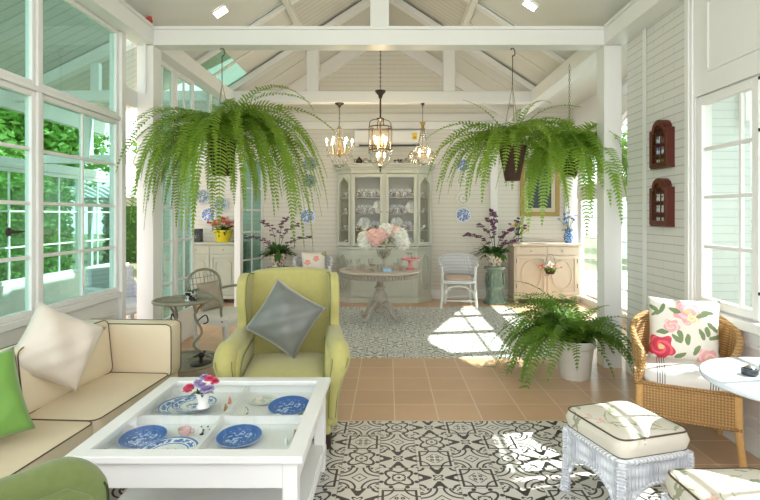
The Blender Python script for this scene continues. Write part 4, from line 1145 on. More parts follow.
for (x, y) in ((-.765, -.03), (-.765, -.185), (-.55, -.395), (.55, -.395), (.765, -.185), (.765, -.03), (0, -.405)):
    MB().box(x-.022, x+.022, y-.015, y+.022, .925, 2.14).build('stile', 'sage', r)
SH = (1.196, 1.473, 1.746)
for z in SH: MB().prism([(-.77, -.02), (-.77, -.18), (-.55, -.38), (.55, -.38), (.77, -.18), (.77, -.02)], z-.014, z, 'z').build('shelf', 'sage_in', r)
def dquad(x0, x1, z0, z1): return [(x0, z0), (x1, z0), (x1, z1), (x0, z1)]
for sx in (-1, 1):
    x0, x1 = (-.53, -.022) if sx < 0 else (.022, .53)
    MB().ring(dquad(x0, x1, .94, 2.13), dquad(x0+.05, x1-.05, .985, 2.07), -.435, -.412, 'y')
    d = MB().ring(dquad(x0, x1, .94, 2.13), dquad(x0+.05, x1-.05, .985, 2.07), -.438, -.414, 'y').build('glass_door', 'sage', r, bevel=.004)
    MB().box(x0+.045, x1-.045, -.428, -.424, .98, 2.075).build('pane', 'glass', d, smooth=0)
    MB().ball((-.045*sx if False else sx*.045, -.448, 1.5), .012, 8, 6).build('knob', 'brass', d)
    # lower door with moulded panel
    d = MB().ring(dquad(x0, x1, .12, .85), dquad(x0+.07, x1-.07, .19, .78), -.436, -.42, 'y').build('cupboard_door', 'sage', r, bevel=.004)
    MB().ring(dquad(x0+.10, x1-.10, .22, .75), dquad(x0+.115, x1-.115, .235, .735), -.428, -.42, 'y').build('moulding', 'sage', d)
    MB().ball((sx*.05, -.446, .55), .012, 8, 6).build('knob', 'brass', d)
    # angled side light with pointed arch head
    A = Vector((sx*.55, -.42)); B = Vector((sx*.79, -.19)); L = (B-A).length; ang = atan2(B.y-A.y, B.x-A.x)
    nn = 9
    arch = [(L-.05, 1.0), (L-.05, 1.90)]+[(L/2+(L/2-.05)*cos(pi*k/10), 1.92+.12*sin(pi*k/10)+(.05 if k == 5 else 0)) for k in range(0, 11)]+[(.05, 1.90), (.05, 1.0)]
    outer = [(L-.005, .94), (L-.005, 1.90)]+[(L-.005, 2.13) if k < 3 else ((L*.5+(5-k)*L*.1, 2.13) if k < 8 else (.005, 2.13)) for k in range(0, 11)]+[(.005, 1.90), (.005, .94)]
    mb = MB(); mb.T = Tr(A.x, A.y, 0) @ Rz(ang); mb.ring(outer, arch, -.012, .012, 'y')
    f = mb.build('side_frame', 'sage', r)
    mb = MB(); mb.T = Tr(A.x, A.y, 0) @ Rz(ang); mb.box(.04, L-.04, -.002, .002, .98, 2.06); mb.build('pane', 'glass', f, smooth=0)
    mb = MB(); mb.T = Tr(A.x, A.y, 0) @ Rz(ang)
    ell = lambda a, b: [(L/2+a*cos(2*pi*k/20), .5+b*sin(2*pi*k/20)) for k in range(20)]
    mb.ring(ell(.11, .30), ell(.095, .285), -.022 if sx > 0 else -.022, .03, 'y'); mb.build('side_moulding', 'sage', r)
# crockery inside
def pot_mesh():
    mb = MB().lathe([(.0, 0), (.035, 0), (.055, .03), (.058, .06), (.04, .09), (.028, .10), (.012, .112), (.014, .124), (0, .13)], 16)
    mb.tube(smoothpath([(.05, 0, .04), (.085, 0, .06), (.10, 0, .095)], 3), lerpl([.012, .009, .007], 7), 7); mb.tube(smoothpath([(-.05, 0, .085), (-.085, 0, .08), (-.085, 0, .045), (-.052, 0, .03)], 3), .006, 6)
    return mb
proto = {}
proto['pot'] = pot_mesh().build('teapot', 'china', smooth=60)
proto['cup'] = MB().open_lathe([(0, .002), (.05, .004), (.062, .012), (.05, .006), (.028, .008), (.03, .02), (.044, .045), (.047, .075), (.044, .075), (.03, .03), (0, .02)], 16).tube(smoothpath([(.045, 0, .065), (.068, 0, .062), (.066, 0, .038), (.038, 0, .03)], 3), .005, 6).build('teacup', 'china', smooth=60)
mb = MB(); mb.T = Tr(0, 0, .094) @ Rx(radians(78)); mb.lathe([(0, 0), (.055, .0), (.07, .008), (.095, .014), (.094, .018), (.06, .010), (0, .006)], 24); proto['plate'] = mb.build('plate', 'plate_cream', smooth=40)
proto['bowl'] = MB().open_lathe([(0, .0), (.03, 0), (.032, .008), (.065, .045), (.072, .07), (.069, .07), (.055, .04), (0, .012)], 18).build('bowl', 'china', smooth=60)
used = set(); rc = random.Random(8)
def crock(kind, loc, rz, s, label, group):
    p = proto[kind]
    if kind in used: o = p.copy(); COL.objects.link(o)
    else: o = p; used.add(kind)
    o.location = loc; o.rotation_euler = (0, 0, rz); o.scale = (s, s, s)
    return tag(o, label, {'pot': 'teapot', 'cup': 'teacup', 'plate': 'plate', 'bowl': 'bowl'}[kind], group)
rown = ['bottom shelf', 'second shelf', 'third shelf', 'top shelf']
knd = {'pot': 'patterned teapot', 'cup': 'patterned teacup', 'plate': 'cream upright plate', 'bowl': 'patterned bowl'}
rowk = [('bowl', 'plate', 'pot'), ('bowl', 'plate', 'cup'), ('cup', 'pot', 'cup', 'plate'), ('cup', 'pot', 'pot')]
for lv, z in enumerate((.927,)+SH):
    for side, (xa, xb) in (('left', (-.46, -.09)), ('right', (.09, .46))):
        k4 = 4
        for q in range(k4):
            x = xa+(xb-xa)*q/(k4-1); kd = rowk[lv][q % len(rowk[lv])]
            crock(kd, (HX+x, HB-.25+(q % 2)*.03, z+.001), rc.uniform(0, 6) if kd != 'plate' else rc.uniform(-.1, .1), 1.15 if kd != 'pot' else 1.05, '%s, %s on the %s behind the %s cabinet door' % (knd[kd], ('leftmost', 'second', 'third', 'rightmost')[q], rown[lv], side), 'crockery on the %s, %s door, %ss' % (rown[lv], side, kd))
        # a second row behind: plates on edge
        for q in range(3):
            x = xa+.06+(xb-xa-.12)*q/2
            crock('plate', (HX+x, HB-.085, z+.001), rc.uniform(-.06, .06), .82, '%s cream plate at the back of the %s, %s cabinet door' % (('left-hand', 'middle', 'right-hand')[q], rown[lv], side), 'back row plates, %s, %s door' % (rown[lv], side))
    for sx, side in ((-1, 'left'), (1, 'right')):
        kd = ('pot', 'bowl', 'cup', 'cup')[lv]
        crock(kd, (HX+sx*.63, HB-.19, z+.001), rc.uniform(0, 6), 1.1, '%s on the %s in the %s angled end of the cabinet' % (knd[kd], rown[lv], side), None)
# things on top of the hutch
for i, (x, kd, s, m_, lb) in enumerate(((-.42, 'pot', .95, 'bronze', 'dark teapot on top of the china cabinet, leftmost'), (-.30, 'pot', .8, 'china', 'small china teapot on top of the china cabinet beside the dark one'), (-.18, 'bowl', 1.0, 'china', 'china bowl on top of the china cabinet, left of the lantern'), (.22, 'bowl', 1.1, 'dalmatian', 'black and white bowl on top of the china cabinet right of the lantern'), (.36, 'pot', .9, 'china', 'china teapot on top of the cabinet, second from the right end'), (.52, 'bowl', 1.0, 'china', 'wide china bowl on top of the cabinet, nearest its right end'))):
    o = proto[kd].copy(); o.data = proto[kd].data.copy(); o.data.materials[0] = M[m_]; COL.objects.link(o); o.location = (HX+x, HB-.30, HH+.001); o.rotation_euler = (0, 0, .5*i); o.scale = (s, s, s); tag(o, lb, 'teapot' if kd == 'pot' else 'bowl'); 
    if 'group' in o: del o['group']
# metal basket handle with pot on the hutch
r = empty('wire_basket', (.40, 8.42, HH), 0, 'low basket with a tall wire handle on top of the china cabinet', 'basket')
MB().open_lathe([(0, 0), (.05, 0), (.075, .05), (.078, .055), (.07, .05), (0, .01)], 16).build('basket', 'china', r)
MB().tube([(.07*cos(pi*k/12), 0, .05+.16*sin(pi*k/12)) for k in range(13)], .005, 6).build('handle', 'bronze', r)
# air conditioner
r = empty('air_conditioner', (.03, 8.69, 2.62), 0, 'white split air conditioner high on the back wall above the cabinet', 'air conditioner')
MB().prism([(0, 0), (-.17, .0), (-.215, .06), (-.215, .24), (-.19, .27), (0, .27)], -.60, .62, 'x').build('casing', 'white', r, bevel=.012)
MB().box(-.52, .54, -.212, -.16, -.006, .018).build('air_vent', 'black', r)
o = MB().box(.38, .46, -.222, -.214, .10, .21).build('energy_sticker', 'yellow', r); o['label'] = 'yellow and orange sticker'
MB().box(.392, .448, -.224, -.2215, .12, .15).build('sticker_band', 'coral', r)

# ================================================================ PEDESTAL TABLE and what stands on it
TX, TY, TH = -.11, 6.99, .70
r = empty('pedestal_table', (TX, TY, 0), 0, 'round grey-washed pedestal table with carved foot on the patterned tiles', 'table')
MB().lathe([(0, TH-.035), (.55, TH-.035), (.565, TH-.028), (.572, TH-.015), (.565, TH-.003), (.55, TH), (0, TH)], 64).build('tabletop', 'tabletop_wood', r)
mb = MB().lathe([(.49, TH-.11), (.505, TH-.11), (.51, TH-.035), (.495, TH-.035)], 64)
for k in range(72):
    a = 2*pi*k/72; mb.ball((.515*cos(a), .515*sin(a), TH-.075), .016, 6, 4, (1, 1, 1.9))
mb.build('carved_apron', 'greywood', r, smooth=60)
MB().lathe([(0, .09), (.07, .10), (.085, .13), (.075, .17), (.05, .19), (.05, .21), (.085, .24), (.095, .30), (.085, .36), (.06, .40), (.05, .42), (.075, .435), (.075, .455), (.05, .47), (.045, .56), (.06, .58), (.09, .60), (.10, TH-.035), (0, TH-.035)], 24).build('column', 'greywood', r, smooth=60)
for k in range(4):
    a = pi/4*1.1+k*pi/2; mb = MB(); mb.T = Rz(a)
    pth = smoothpath([(.05, 0, .20), (.12, 0, .21), (.20, 0, .15), (.25, 0, .07), (.31, 0, .035), (.345, 0, .05), (.33, 0, .075)], 5)
    mb.tube(pth, lerpl([.045, .05, .045, .032, .032, .03, .014], len(pth)), 10, flat=.75); mb.build('foot', 'greywood', r, smooth=60)
# flower bowl
rnd = random.Random(31)
r = empty('flower_vase', (TX+.05, TY-.02, TH), 0, 'footed glass vase with pink and white peonies in the middle of the pedestal table', 'vase')
MB().open_lathe([(0, .002), (.06, 0), (.062, .006), (.014, .02), (.012, .10), (.03, .13), (.085, .19), (.11, .28), (.107, .28), (.08, .195), (.0, .14)], 24).build('vase', 'crystal', r, smooth=60)
for m_, lst, s in (('pink', [(-.10, -.14, .42), (-.05, -.12, .47), (.17, -.06, .50), (-.14, -.10, .47)], .115), ('whitepetal', [(.03, -.06, .54), (.24, -.10, .42), (.26, -.05, .36), (-.26, -.05, .43), (.08, -.02, .53), (.22, -.12, .48), (-.24, -.08, .36)], .115)):
    mb = MB(); mb.raw = True
    for c in lst: ruffle(mb, c, s*.85, rnd); peony(mb, c, s*1.0, rnd)
    mb.build('blossoms', m_, r, smooth=0)
mb = MB(); mb.raw = True
for k in range(60):
    a = rnd.uniform(0, 6.28); q = rnd.uniform(.2, 1); p = (.05+.11*q*cos(a), -.12+.07*q*sin(a), .36+rnd.uniform(-.06, .08)); leafblade(mb, p, (cos(a), sin(a)-.4, rnd.uniform(0, 1)), .06, .013, .4)
mb.build('leaves', leaf_mat('bud_green', (.20, .30, .06), (.40, .45, .18)), r, smooth=0)
mb = MB()
for k in range(10): a = k*.63; mb.tube([(0, 0, .15), (.06*cos(a), .06*sin(a), .24)], .003, 5)
mb.build('stems', 'leafd', r)
# pink cake stand with little glass
r = empty('cake_stand', (TX+.42, TY-.05, TH), 0, 'pink ceramic cake stand on the right side of the pedestal table', 'cake stand')
MB().open_lathe([(0, .0), (.06, 0), (.064, .01), (.03, .025), (.024, .06), (.03, .11), (.045, .125), (.115, .13), (.13, .135), (.13, .155), (.125, .155), (.12, .14), (0, .138)], 28).build('stand', 'pinkglass', r, smooth=50)
def glassware(loc, kind, label, group=None):
    pr = {'goblet': [(0, .002), (.032, 0), (.033, .004), (.006, .012), (.005, .06), (.03, .08), (.038, .11), (.034, .15), (.032, .15), (.035, .11), (.0, .075)], 'tumbler': [(0, .002), (.033, 0), (.038, .09), (.036, .09), (.031, .008), (0, .01)], 'jar': [(0, .002), (.05, 0), (.055, .02), (.055, .10), (.04, .12), (.04, .14), (.037, .14), (.037, .12), (0, .01)], 'coupe': [(0, .002), (.03, 0), (.03, .004), (.005, .012), (.005, .055), (.045, .075), (.052, .09), (.049, .09), (0, .062)]}[kind]
    o = MB().open_lathe(pr, 16).build(kind, 'crystal', smooth=50); o.location = loc; return tag(o, label, 'glass', group)
glassware((TX+.40, TY-.05, TH+.1385), 'coupe', 'small clear coupe glass on the pink cake stand, left of two')
glassware((TX+.46, TY-.04, TH+.1385), 'tumbler', 'small clear tumbler on the pink cake stand, right of two')
for i, (x, y, k, lb) in enumerate(((-.42, -.10, 'jar', 'clear glass jar at the left edge of the pedestal table'), (-.31, -.02, 'goblet', 'clear goblet beside the glass jar at the table\'s left'), (-.24, -.16, 'tumbler', 'clear tumbler at the front left of the pedestal table'), (-.13, -.08, 'goblet', 'clear goblet just left of the peony vase'), (-.10, -.25, 'coupe', 'low coupe glass at the table front, left of the blue box'), (.0, -.30, 'tumbler', 'clear tumbler in front of the peony vase'), (.27, -.15, 'goblet', 'clear goblet between the vase and the cake stand'), (.22, -.02, 'tumbler', 'clear tumbler behind the goblet near the cake stand'))):
    glassware((TX+x, TY+y, TH), k, lb)
o = MB().box(-.055, .055, -.03, .03, 0, .045).build('trinket_box', mat('pale_blue_box', (.35, .58, .85), .3, noise=.3, nscale=30), bevel=.006); o.location = (TX+.10, TY-.33, TH); tag(o, 'small pale blue trinket box at the front of the pedestal table', 'box')
o = MB().box(-.07, .07, -.04, .04, 0, .035).build('glass_dish', 'crystal', bevel=.006); o.location = (TX-.15, TY-.36, TH); tag(o, 'shallow clear glass dish at the front of the pedestal table', 'dish')

# ================================================================ CHANDELIERS
def canopy(r, z, s=1): return MB().lathe([(0, z), (.055*s, z), (.05*s, z-.015), (.022*s, z-.035), (.012*s, z-.06), (.0, z-.065)], 16).build('canopy', 'bronze', r)
def chainmesh(z0, z1, lk=.032, w=.008):
    mb = MB(); k = 0; z = z0
    while z < z1:
        mb.tube([((w if k % 2 else 0)*cos(t), (0 if k % 2 else w)*cos(t), z+lk*.62*sin(t)) for t in [2*pi*q/8 for q in range(8)]], .0028, 4, closed=True); z += lk*.9; k += 1
    return mb
def bulb(r, p, parent=None):
    MB().lathe([(0, 0), (.011, 0), (.011, .05), (0, .05)], 8, (p[0], p[1], p[2]-.05)).build('candle', 'porcelain', parent or r)
    return MB().lathe([(.0, 0), (.010, .004), (.016, .022), (.013, .042), (.005, .058), (0, .066)], 10, p).build('bulb', 'bulb', parent or r, smooth=180)
# crystal arm chandelier, left, under the second tie beam
r = empty('crystal_chandelier', (-.70, 7.25, 2.10), 0, 'small crystal candle chandelier hanging left of the lantern', 'chandelier')
canopy(r, .96, 1.2); chainmesh(.66, .92).build('chain', 'bronze', r)
MB().lathe([(0, .18), (.02, .19), (.028, .23), (.012, .27), (.02, .32), (.030, .36), (.012, .40), (.010, .58), (.02, .62), (0, .66)], 12).build('stem', 'brass', r, smooth=60)
for k in range(6):
    a = k*pi/3+.15; ca, sa = cos(a), sin(a)
    pth = smoothpath([(.015*ca, .015*sa, .30), (.07*ca, .07*sa, .22), (.15*ca, .15*sa, .24), (.185*ca, .185*sa, .33)], 4)
    ar = MB().tube(pth, .005, 6).build('arm', 'brass', r, smooth=60)
    MB().lathe([(0, 0), (.03, .004), (.032, .01), (0, .008)], 10, (.185*ca, .185*sa, .33)).build('drip_pan', 'crystal', ar)
    bulb(r, (.185*ca, .185*sa, .39), ar)
for k in range(12):
    a = k*pi/6; mb = MB(); P3 = []
    for t in range(8):
        f = t/7; rr_ = .03+.155*sin(f*pi*.5)**1.3; P3.append((rr_*cos(a), rr_*sin(a), .60-.33*f-.06*sin(pi*f))); mb.ball(P3[-1], .008, 6, 4)
    P3 += [(j*cos(a), j*sin(a), z) for j, z in ((.17, .20), (.11, .12), (.06, .06), (0, .03))]
    for p3 in P3[8:11]: mb.ball(p3, .010, 6, 4, (1, 1, 2))
    mb.tube(P3, .0025, 4).build('bead_strand', 'crystal', r, smooth=0)
MB().ball((0, 0, .02), .03, 10, 8, (1, 1, 1.3)).build('crystal_ball', 'crystal', r, smooth=60)
# central lantern chandelier
LX, LY = -.10, 6.60
zt = gz(LX)-.02
r = empty('lantern_chandelier', (LX, LY, 2.08), 0, 'dark bronze lantern chandelier with glowing candles in the centre', 'chandelier')
chainmesh(.86, zt-2.08-.02).build('chain', 'bronze', r)
MB().lathe([(0, 1.0), (.07, 1.0), (.065, .98), (.03, .94), (.02, .90), (0, .89)], 16).build('canopy', 'bronze', r)
MB().tube([(0, 0, .90), (0, 0, .60)], .011, 8).build('rod', 'bronze', r)
MB().lathe([(0, .64), (.045, .64), (.05, .625), (.02, .60), (0, .59)], 16).build('crown_cap', 'bronze', r)
mb = MB()
for z in (.22, .52): mb.tube([(.15*cos(2*pi*k/32), .15*sin(2*pi*k/32), z) for k in range(32)], .007, 6, closed=True)
for k in range(8):
    a = k*pi/4; mb.tube([(.15*cos(a), .15*sin(a), .22), (.15*cos(a), .15*sin(a), .52)], .0045, 5)
for k in range(4):
    a = k*pi/2+.3; mb.tube(smoothpath([(.15*cos(a), .15*sin(a), .52), (.13*cos(a), .13*sin(a), .60), (.03*cos(a), .03*sin(a), .63)], 4), .006, 6)
mb.build('cage', 'bronze', r, smooth=60)
MB().open_lathe([(.143, .225), (.143, .515)], 32).build('glass_cylinder', glass_mat('amber_glass', (1, .93, .82), .9), r, smooth=180)
for k in range(4):
    a = k*pi/2+.5; pth = smoothpath([(0, 0, .26), (.05*cos(a), .05*sin(a), .24), (.085*cos(a), .085*sin(a), .29)], 3)
    ar = MB().tube(pth, .006, 6).build('arm', 'brass', r); bulb(r, (.085*cos(a), .085*sin(a), .345), ar)
MB().lathe([(0, .10), (.012, .11), (.012, .60), (0, .60)], 8).build('inner_stem', 'brass', r)
for k in range(3):
    a = k*2.1+.2; pth = smoothpath([(0, 0, .06), (.03*cos(a), .03*sin(a), .04), (.055*cos(a), .055*sin(a), .08)], 3)
    ar = MB().tube(pth, .005, 6).build('arm', 'brass', r); bulb(r, (.055*cos(a), .055*sin(a), .13), ar)
MB().open_lathe([(0, -.03), (.05, -.015), (.10, .03), (.13, .09), (.145, .16), (.15, .21)], 24).build('glass_bowl', 'crystal', r, smooth=180)
mb = MB(); mb.ball((0, 0, .0), .02, 8, 6); mb.ball((0, 0, -.045), .012, 8, 6, (1, 1, 1.8)); mb.build('finial', 'bronze', r)
for k in range(24):
    a = k*pi/12; MB().ball((.155*cos(a), .155*sin(a), .19), .008, 6, 4, (1, 1, 2.2)).build('crystal_drop', 'crystal', r, smooth=0)
# empire basket chandelier, right
r = empty('empire_chandelier', (.50, 7.25, 2.12), 0, 'bead basket chandelier with a brass crown hanging right of the lantern', 'chandelier')
MB().tube([(0, 0, .62), (0, 0, .94)], .004, 6).build('cable', 'bronze', r)
canopy(r, .94, .5)
MB().open_lathe([(.035, .56), (.02, .60), (.03, .64), (.045, .66), (.04, .665), (.0, .62)], 12).build('crown', 'gold', r)
for k in range(24):
    a = k*pi/12; mb = MB(); mb.tube([((.028+.05*f+.11*f**4)*cos(a), (.028+.05*f+.11*f**4)*sin(a), .57-.37*f) for f in [t/12 for t in range(13)]]+[(.185*cos(f*pi*.46)*cos(a), .185*cos(f*pi*.46)*sin(a), .185-.13*sin(f*pi/2)) for f in [t/5 for t in range(6)]], .0025, 4)
    for t in range(13):
        f = t/12; rr_ = .028+.05*f+.11*f**4; mb.ball((rr_*cos(a), rr_*sin(a), .57-.37*f), .0075, 5, 4)
    for t in range(6):
        f = t/5; rr_ = .185*cos(f*pi*.46); mb.ball((rr_*cos(a), rr_*sin(a), .185-.13*sin(f*pi/2)), .010, 5, 4)
    mb.build('bead_strand', 'crystal', r, smooth=0)
for z, q in ((.192, .19), (.57, .03)): MB().tube([(q*cos(2*pi*k/28), q*sin(2*pi*k/28), z) for k in range(28)], .006, 5, closed=True).build('hoop', 'gold', r)
for k in range(3): a = k*2.1; bulb(r, (.09*cos(a), .09*sin(a), .21))
MB().box(-.09, .09, -.004, .004, .155, .163).build('bulb_bar', 'gold', r)
mb = MB().tube([(0, 0, .16), (0, 0, .62)], .005, 6).build('stem', 'gold', r)
def lamp(p, e, name):
    l = bpy.data.lights.new(name, 'POINT'); l.energy = e; l.color = (1, .78, .52); l.shadow_soft_size = .08; o = bpy.data.objects.new(name, l); COL.objects.link(o); o.location = p
lamp((-.70, 7.25, 2.5), 7, 'chandelier_glow'); lamp((LX, LY, 2.46), 9, 'lantern_glow'); lamp((.50, 7.25, 2.36), 5, 'bead_glow')

# ================================================================ WALL PLATES
def wplate(px_x, z, rad, m, label, group=None):
    plate(m, rad, (px_x, YB-.004, z), (radians(90), 0, 0), label, group, cat='wall plate', name='wall_plate')
LXp = -1.385
wplate(LXp+.04, 2.33, .125, 'plate_dark', 'dark-rimmed plate on the back wall, top one left of the cabinet'); wplate(LXp+.03, 2.04, .125, 'plate_dark', 'slate-blue plate on the back wall, second from top left of the cabinet')
wplate(LXp, 1.725, .12, 'plate_cream', 'cream plate on the back wall, third from top left of the cabinet'); wplate(LXp, 1.43, .135, 'plate_willow', 'blue willow plate on the back wall, lowest left of the cabinet')
RXp = 1.30
wplate(RXp, 2.31, .12, 'plate_willow', 'blue plate on the back wall, top one right of the cabinet'); wplate(RXp, 2.03, .12, 'plate_cream', 'pale plate on the back wall, second from top right of the cabinet')
wplate(RXp, 1.735, .12, 'plate_cream', 'cream plate on the back wall, third from top right of the cabinet'); wplate(RXp, 1.45, .135, 'plate_willow', 'blue willow plate on the back wall, lowest right of the cabinet')
wplate(-3.19, 1.765, .13, 'plate_dark', 'slate plate above the left dresser, upper left of three'); wplate(-2.88, 1.63, .13, 'plate_dark', 'slate-green plate above the left dresser, right of three'); wplate(-3.10, 1.45, .135, 'plate_willow', 'blue plate above the left dresser, lowest of three')

# ================================================================ DRESSERS
def dresser(loc, w, d, h, m, label, drawers, oval):
    r = empty('sideboard', loc, 0, label, 'sideboard')
    MB().box(-w/2+.03, w/2-.03, -d+.02, 0, .07, h-.04).build('body', m, r, bevel=.006)
    for x in (-w/2+.07, w/2-.07):
        for y in (-d+.06, -.05): MB().box(x-.04, x+.04, y-.04, y+.04, 0, .09).build('foot', m, r, bevel=.012)
    MB().box(-w/2, w/2, -d-.01, 0, h-.04, h).build('top_board', m, r, bevel=.012)
    MB().box(-w/2+.015, w/2-.015, -d+.005, 0, .07, .13).build('base_moulding', m, r, bevel=.01)
    n = 2; zz = h-.18
    for k in range(n):
        x0 = -w/2+.06+k*(w-.12)/2; x1 = x0+(w-.12)/2-.012
        if drawers:
            dr_ = MB().box(x0, x1, -d+.006, -d+.03, zz, h-.055).build('drawer', m, r, bevel=.005)
            MB().ball(((x0+x1)/2, -d-.008, zz+.06), .013, 8, 6).build('knob', 'greywood', dr_)
        dd = MB().ring(dquad(x0, x1, .15, zz-.02), dquad(x0+.05, x1-.05, .20, zz-.07), -d+.002, -d+.022, 'y').build('door', m, r, bevel=.004)
        cx_, cz_ = (x0+x1)/2, (.15+zz-.02)/2
        if oval:
            e = lambda a, b: [(cx_+a*cos(2*pi*q/28), cz_+b*sin(2*pi*q/28)) for q in range(28)]
            MB().ring(e(.17, .24), e(.155, .225), -d+.004, -d+.021, 'y').build('oval_moulding', m, dd)
        else:
            a_ = [(x0+.08, .24), (x1-.08, .24), (x1-.08, zz-.16)]+[(cx_+((x1-x0)/2-.08)*cos(pi*q/10), zz-.16+.05*sin(pi*q/10)) for q in range(1, 10)]+[(x0+.08, zz-.16)]
            b_ = [(cx_+(p[0]-cx_)*.88, cz_+(p[1]-cz_)*.93) for p in a_]
            MB().ring(a_, b_, -d+.004, -d+.021, 'y').build('arched_moulding', m, dd)
        hx = x1-.02 if k == 0 else x0+.02
        MB().ball((hx, -d-.006, cz_), .012, 8, 6).build('knob', 'greywood', dd)
        for z_ in (.25, zz-.14): MB().box((x0 if k == 0 else x1-.008), (x0+.008 if k == 0 else x1), -d-.004, -d+.004, z_, z_+.07).build('hinge', 'hinge', dd)
    return r
dresser((2.61, 8.66, 0), 1.14, .42, .98, 'dresser', 'pinkish cream two-door sideboard against the back wall on the right', True, True)
dresser((-2.92, 8.66, 0), 1.00, .42, 1.0, 'sage2', 'grey-green two-door sideboard seen through the open doorway on the left', True, False)
# framed picture above the right sideboard
r = empty('framed_picture', (2.62, YB-.002, 1.43), 0, 'gold-framed dark picture on the back wall above the pinkish sideboard', 'picture')
MB().ring(dquad(-.34, .34, 0, .98), dquad(-.27, .27, .07, .91), -.035, 0, 'y').build('frame', 'gold', r, bevel=.01)
MB().ring(dquad(-.272, .272, .068, .912), dquad(-.20, .20, .14, .84), -.018, 0, 'y').build('mount', mat('cream_mount', (.62, .56, .42), .7), r)
MB().box(-.2, .2, -.012, 0, .14, .84).build('painting', mat('dark_painting', (.05, .06, .08), .4, noise=.6, nscale=5), r)
# yellow pot with coral flowers, coffee maker, left sideboard
rnd = random.Random(41)
def flowerpot(loc, label, potm, prof, blooms, cols, leafn, spread, zb, leafm='leafd', name='flower_pot', bs=.035, ll=.16):
    r = empty(name, loc, 0, label, 'flower pot')
    MB().open_lathe(prof, 24).build('pot', potm, r, smooth=50)
    zt = max(p[1] for p in prof); rt_ = max(p[0] for p in prof)
    MB().lathe([(0, zt-.04), (rt_*.85, zt-.035), (0, zt-.015)], 14).build('soil', 'soil', r)
    mb = MB(); mb.raw = True
    for k in range(leafn):
        a = rnd.uniform(0, 6.28); leafblade(mb, (rt_*.4*cos(a), rt_*.4*sin(a), zt-.02), (cos(a), sin(a), rnd.uniform(.3, 2.2)), ll*rnd.uniform(.7, 1.3), ll*.13, rnd.uniform(.3, .8))
    mb.build('leaves', leafm, r, smooth=0)
    for ci, cm in enumerate(cols):
        mb = MB(); mb.raw = True; st_ = MB()
        for k in range(blooms):
            a = rnd.uniform(0, 6.28); q = rnd.uniform(.15, 1); c = (spread*q*cos(a), spread*q*sin(a)*.8, zt+zb*rnd.uniform(.35, 1)*(1.1-.4*q))
            blossom(mb, c, bs, rnd, 7); peony(mb, c, bs*.7, rnd) if k % 2 else None
            st_.tube([(0, 0, zt-.03), (c[0]*.6, c[1]*.6, zt+(c[2]-zt)*.6), c], .003, 4)
        mb.build('blossoms', cm, r, smooth=0); st_.build('stems', 'leafd', r)
    return r
flowerpot((-2.76, 8.42, 1.0), 'yellow pot of coral flowers on the grey-green sideboard', 'yellow', [(0, 0), (.10, 0), (.105, .01), (.15, .17), (.16, .175), (.16, .20), (.145, .20), (.14, .16), (0, .15)], 26, ['coral', 'pink'], 40, .24, .20, bs=.045)
r = empty('coffee_maker', (-3.19, 8.42, 1.0), 0, 'small black coffee maker on the grey-green sideboard', 'coffee maker')
MB().box(-.07, .07, -.07, .07, 0, .03).build('base', 'black', r, bevel=.006); MB().box(-.07, .07, .02, .07, .03, .21).build('tower', 'black', r, bevel=.006); MB().box(-.07, .07, -.06, .07, .17, .22).build('head', 'black', r, bevel=.008)
MB().open_lathe([(0, .035), (.04, .035), (.05, .07), (.035, .12), (.038, .125), (.033, .12), (.045, .07), (0, .04)], 16, (0, -.03, 0)).build('jug', 'crystal', r)
# plant stands with orchids
def plantstand(loc, m, label):
    r = empty('plant_stand', loc, 0, label, 'plant stand')
    MB().lathe([(0, 0), (.19, 0), (.20, .02), (.17, .05), (.13, .10), (.115, .14), (.13, .20), (.15, .24), (.15, .28), (.115, .33), (.10, .42), (.12, .50), (.13, .55), (.175, .565), (.18, .60), (0, .605)], 28).build('column', m, r, smooth=60)
    for k in range(6):
        a = k*pi/3; MB().tube(smoothpath([(.13*cos(a), .13*sin(a), .50), (.15*cos(a), .15*sin(a), .40), (.14*cos(a), .14*sin(a), .28), (.125*cos(a), .125*sin(a), .12), (.18*cos(a), .18*sin(a), .03)], 3), .018, 6).build('scroll', m, r, smooth=60)
    return r
plantstand((1.76, 8.28, 0), 'teal', 'teal glazed ceramic plant stand left of the pinkish sideboard')
plantstand((-1.80, 8.25, 0), 'teal', 'dark teal plant stand behind the yellow-green armchair, mostly hidden')
pp = [(0, .02), (.09, .02), (.10, .0), (.105, .01), (.09, .035), (.12, .10), (.15, .20), (.155, .215), (.145, .215), (.13, .18), (0, .17)]
def orchid(loc, label, sprays, seed):
    global rnd
    rnd = random.Random(seed)
    r = flowerpot(loc, label, 'mixpot', pp, 0, [], 70, .2, .2, name='orchid_pot', ll=.30)
    mb = MB(); mb.raw = True; st_ = MB()
    for (dx, dz, s) in sprays:
        path = smoothpath([(0, 0, .18), (dx*.35, -.03, .18+dz*.75), (dx, -.06, .18+dz)], 5); st_.tube(path, .004, 5)
        for p in path[4:]:
            for q in range(3): blossom(mb, p+Vector((rnd.uniform(-.04, .04), rnd.uniform(-.05, .03), rnd.uniform(-.03, .03))), s, rnd, 6)
    mb.build('blossoms', 'plum', r, smooth=0); st_.build('stems', 'leafd', r)
    return r
orchid((1.76, 8.28, .606), 'potted orchid with purple sprays on the teal plant stand', [(-.5, .34, .035), (-.05, .72, .04), (-.12, .58, .035), (.28, .42, .04), (-.30, .5, .03), (.38, .25, .035)], 51)
orchid((-1.80, 8.25, .606), 'potted orchid with dark purple sprays behind the yellow-green armchair', [(-.5, .30, .03), (-.25, .55, .03), (.35, .50, .03), (.15, .6, .03), (.55, .30, .03)], 52)
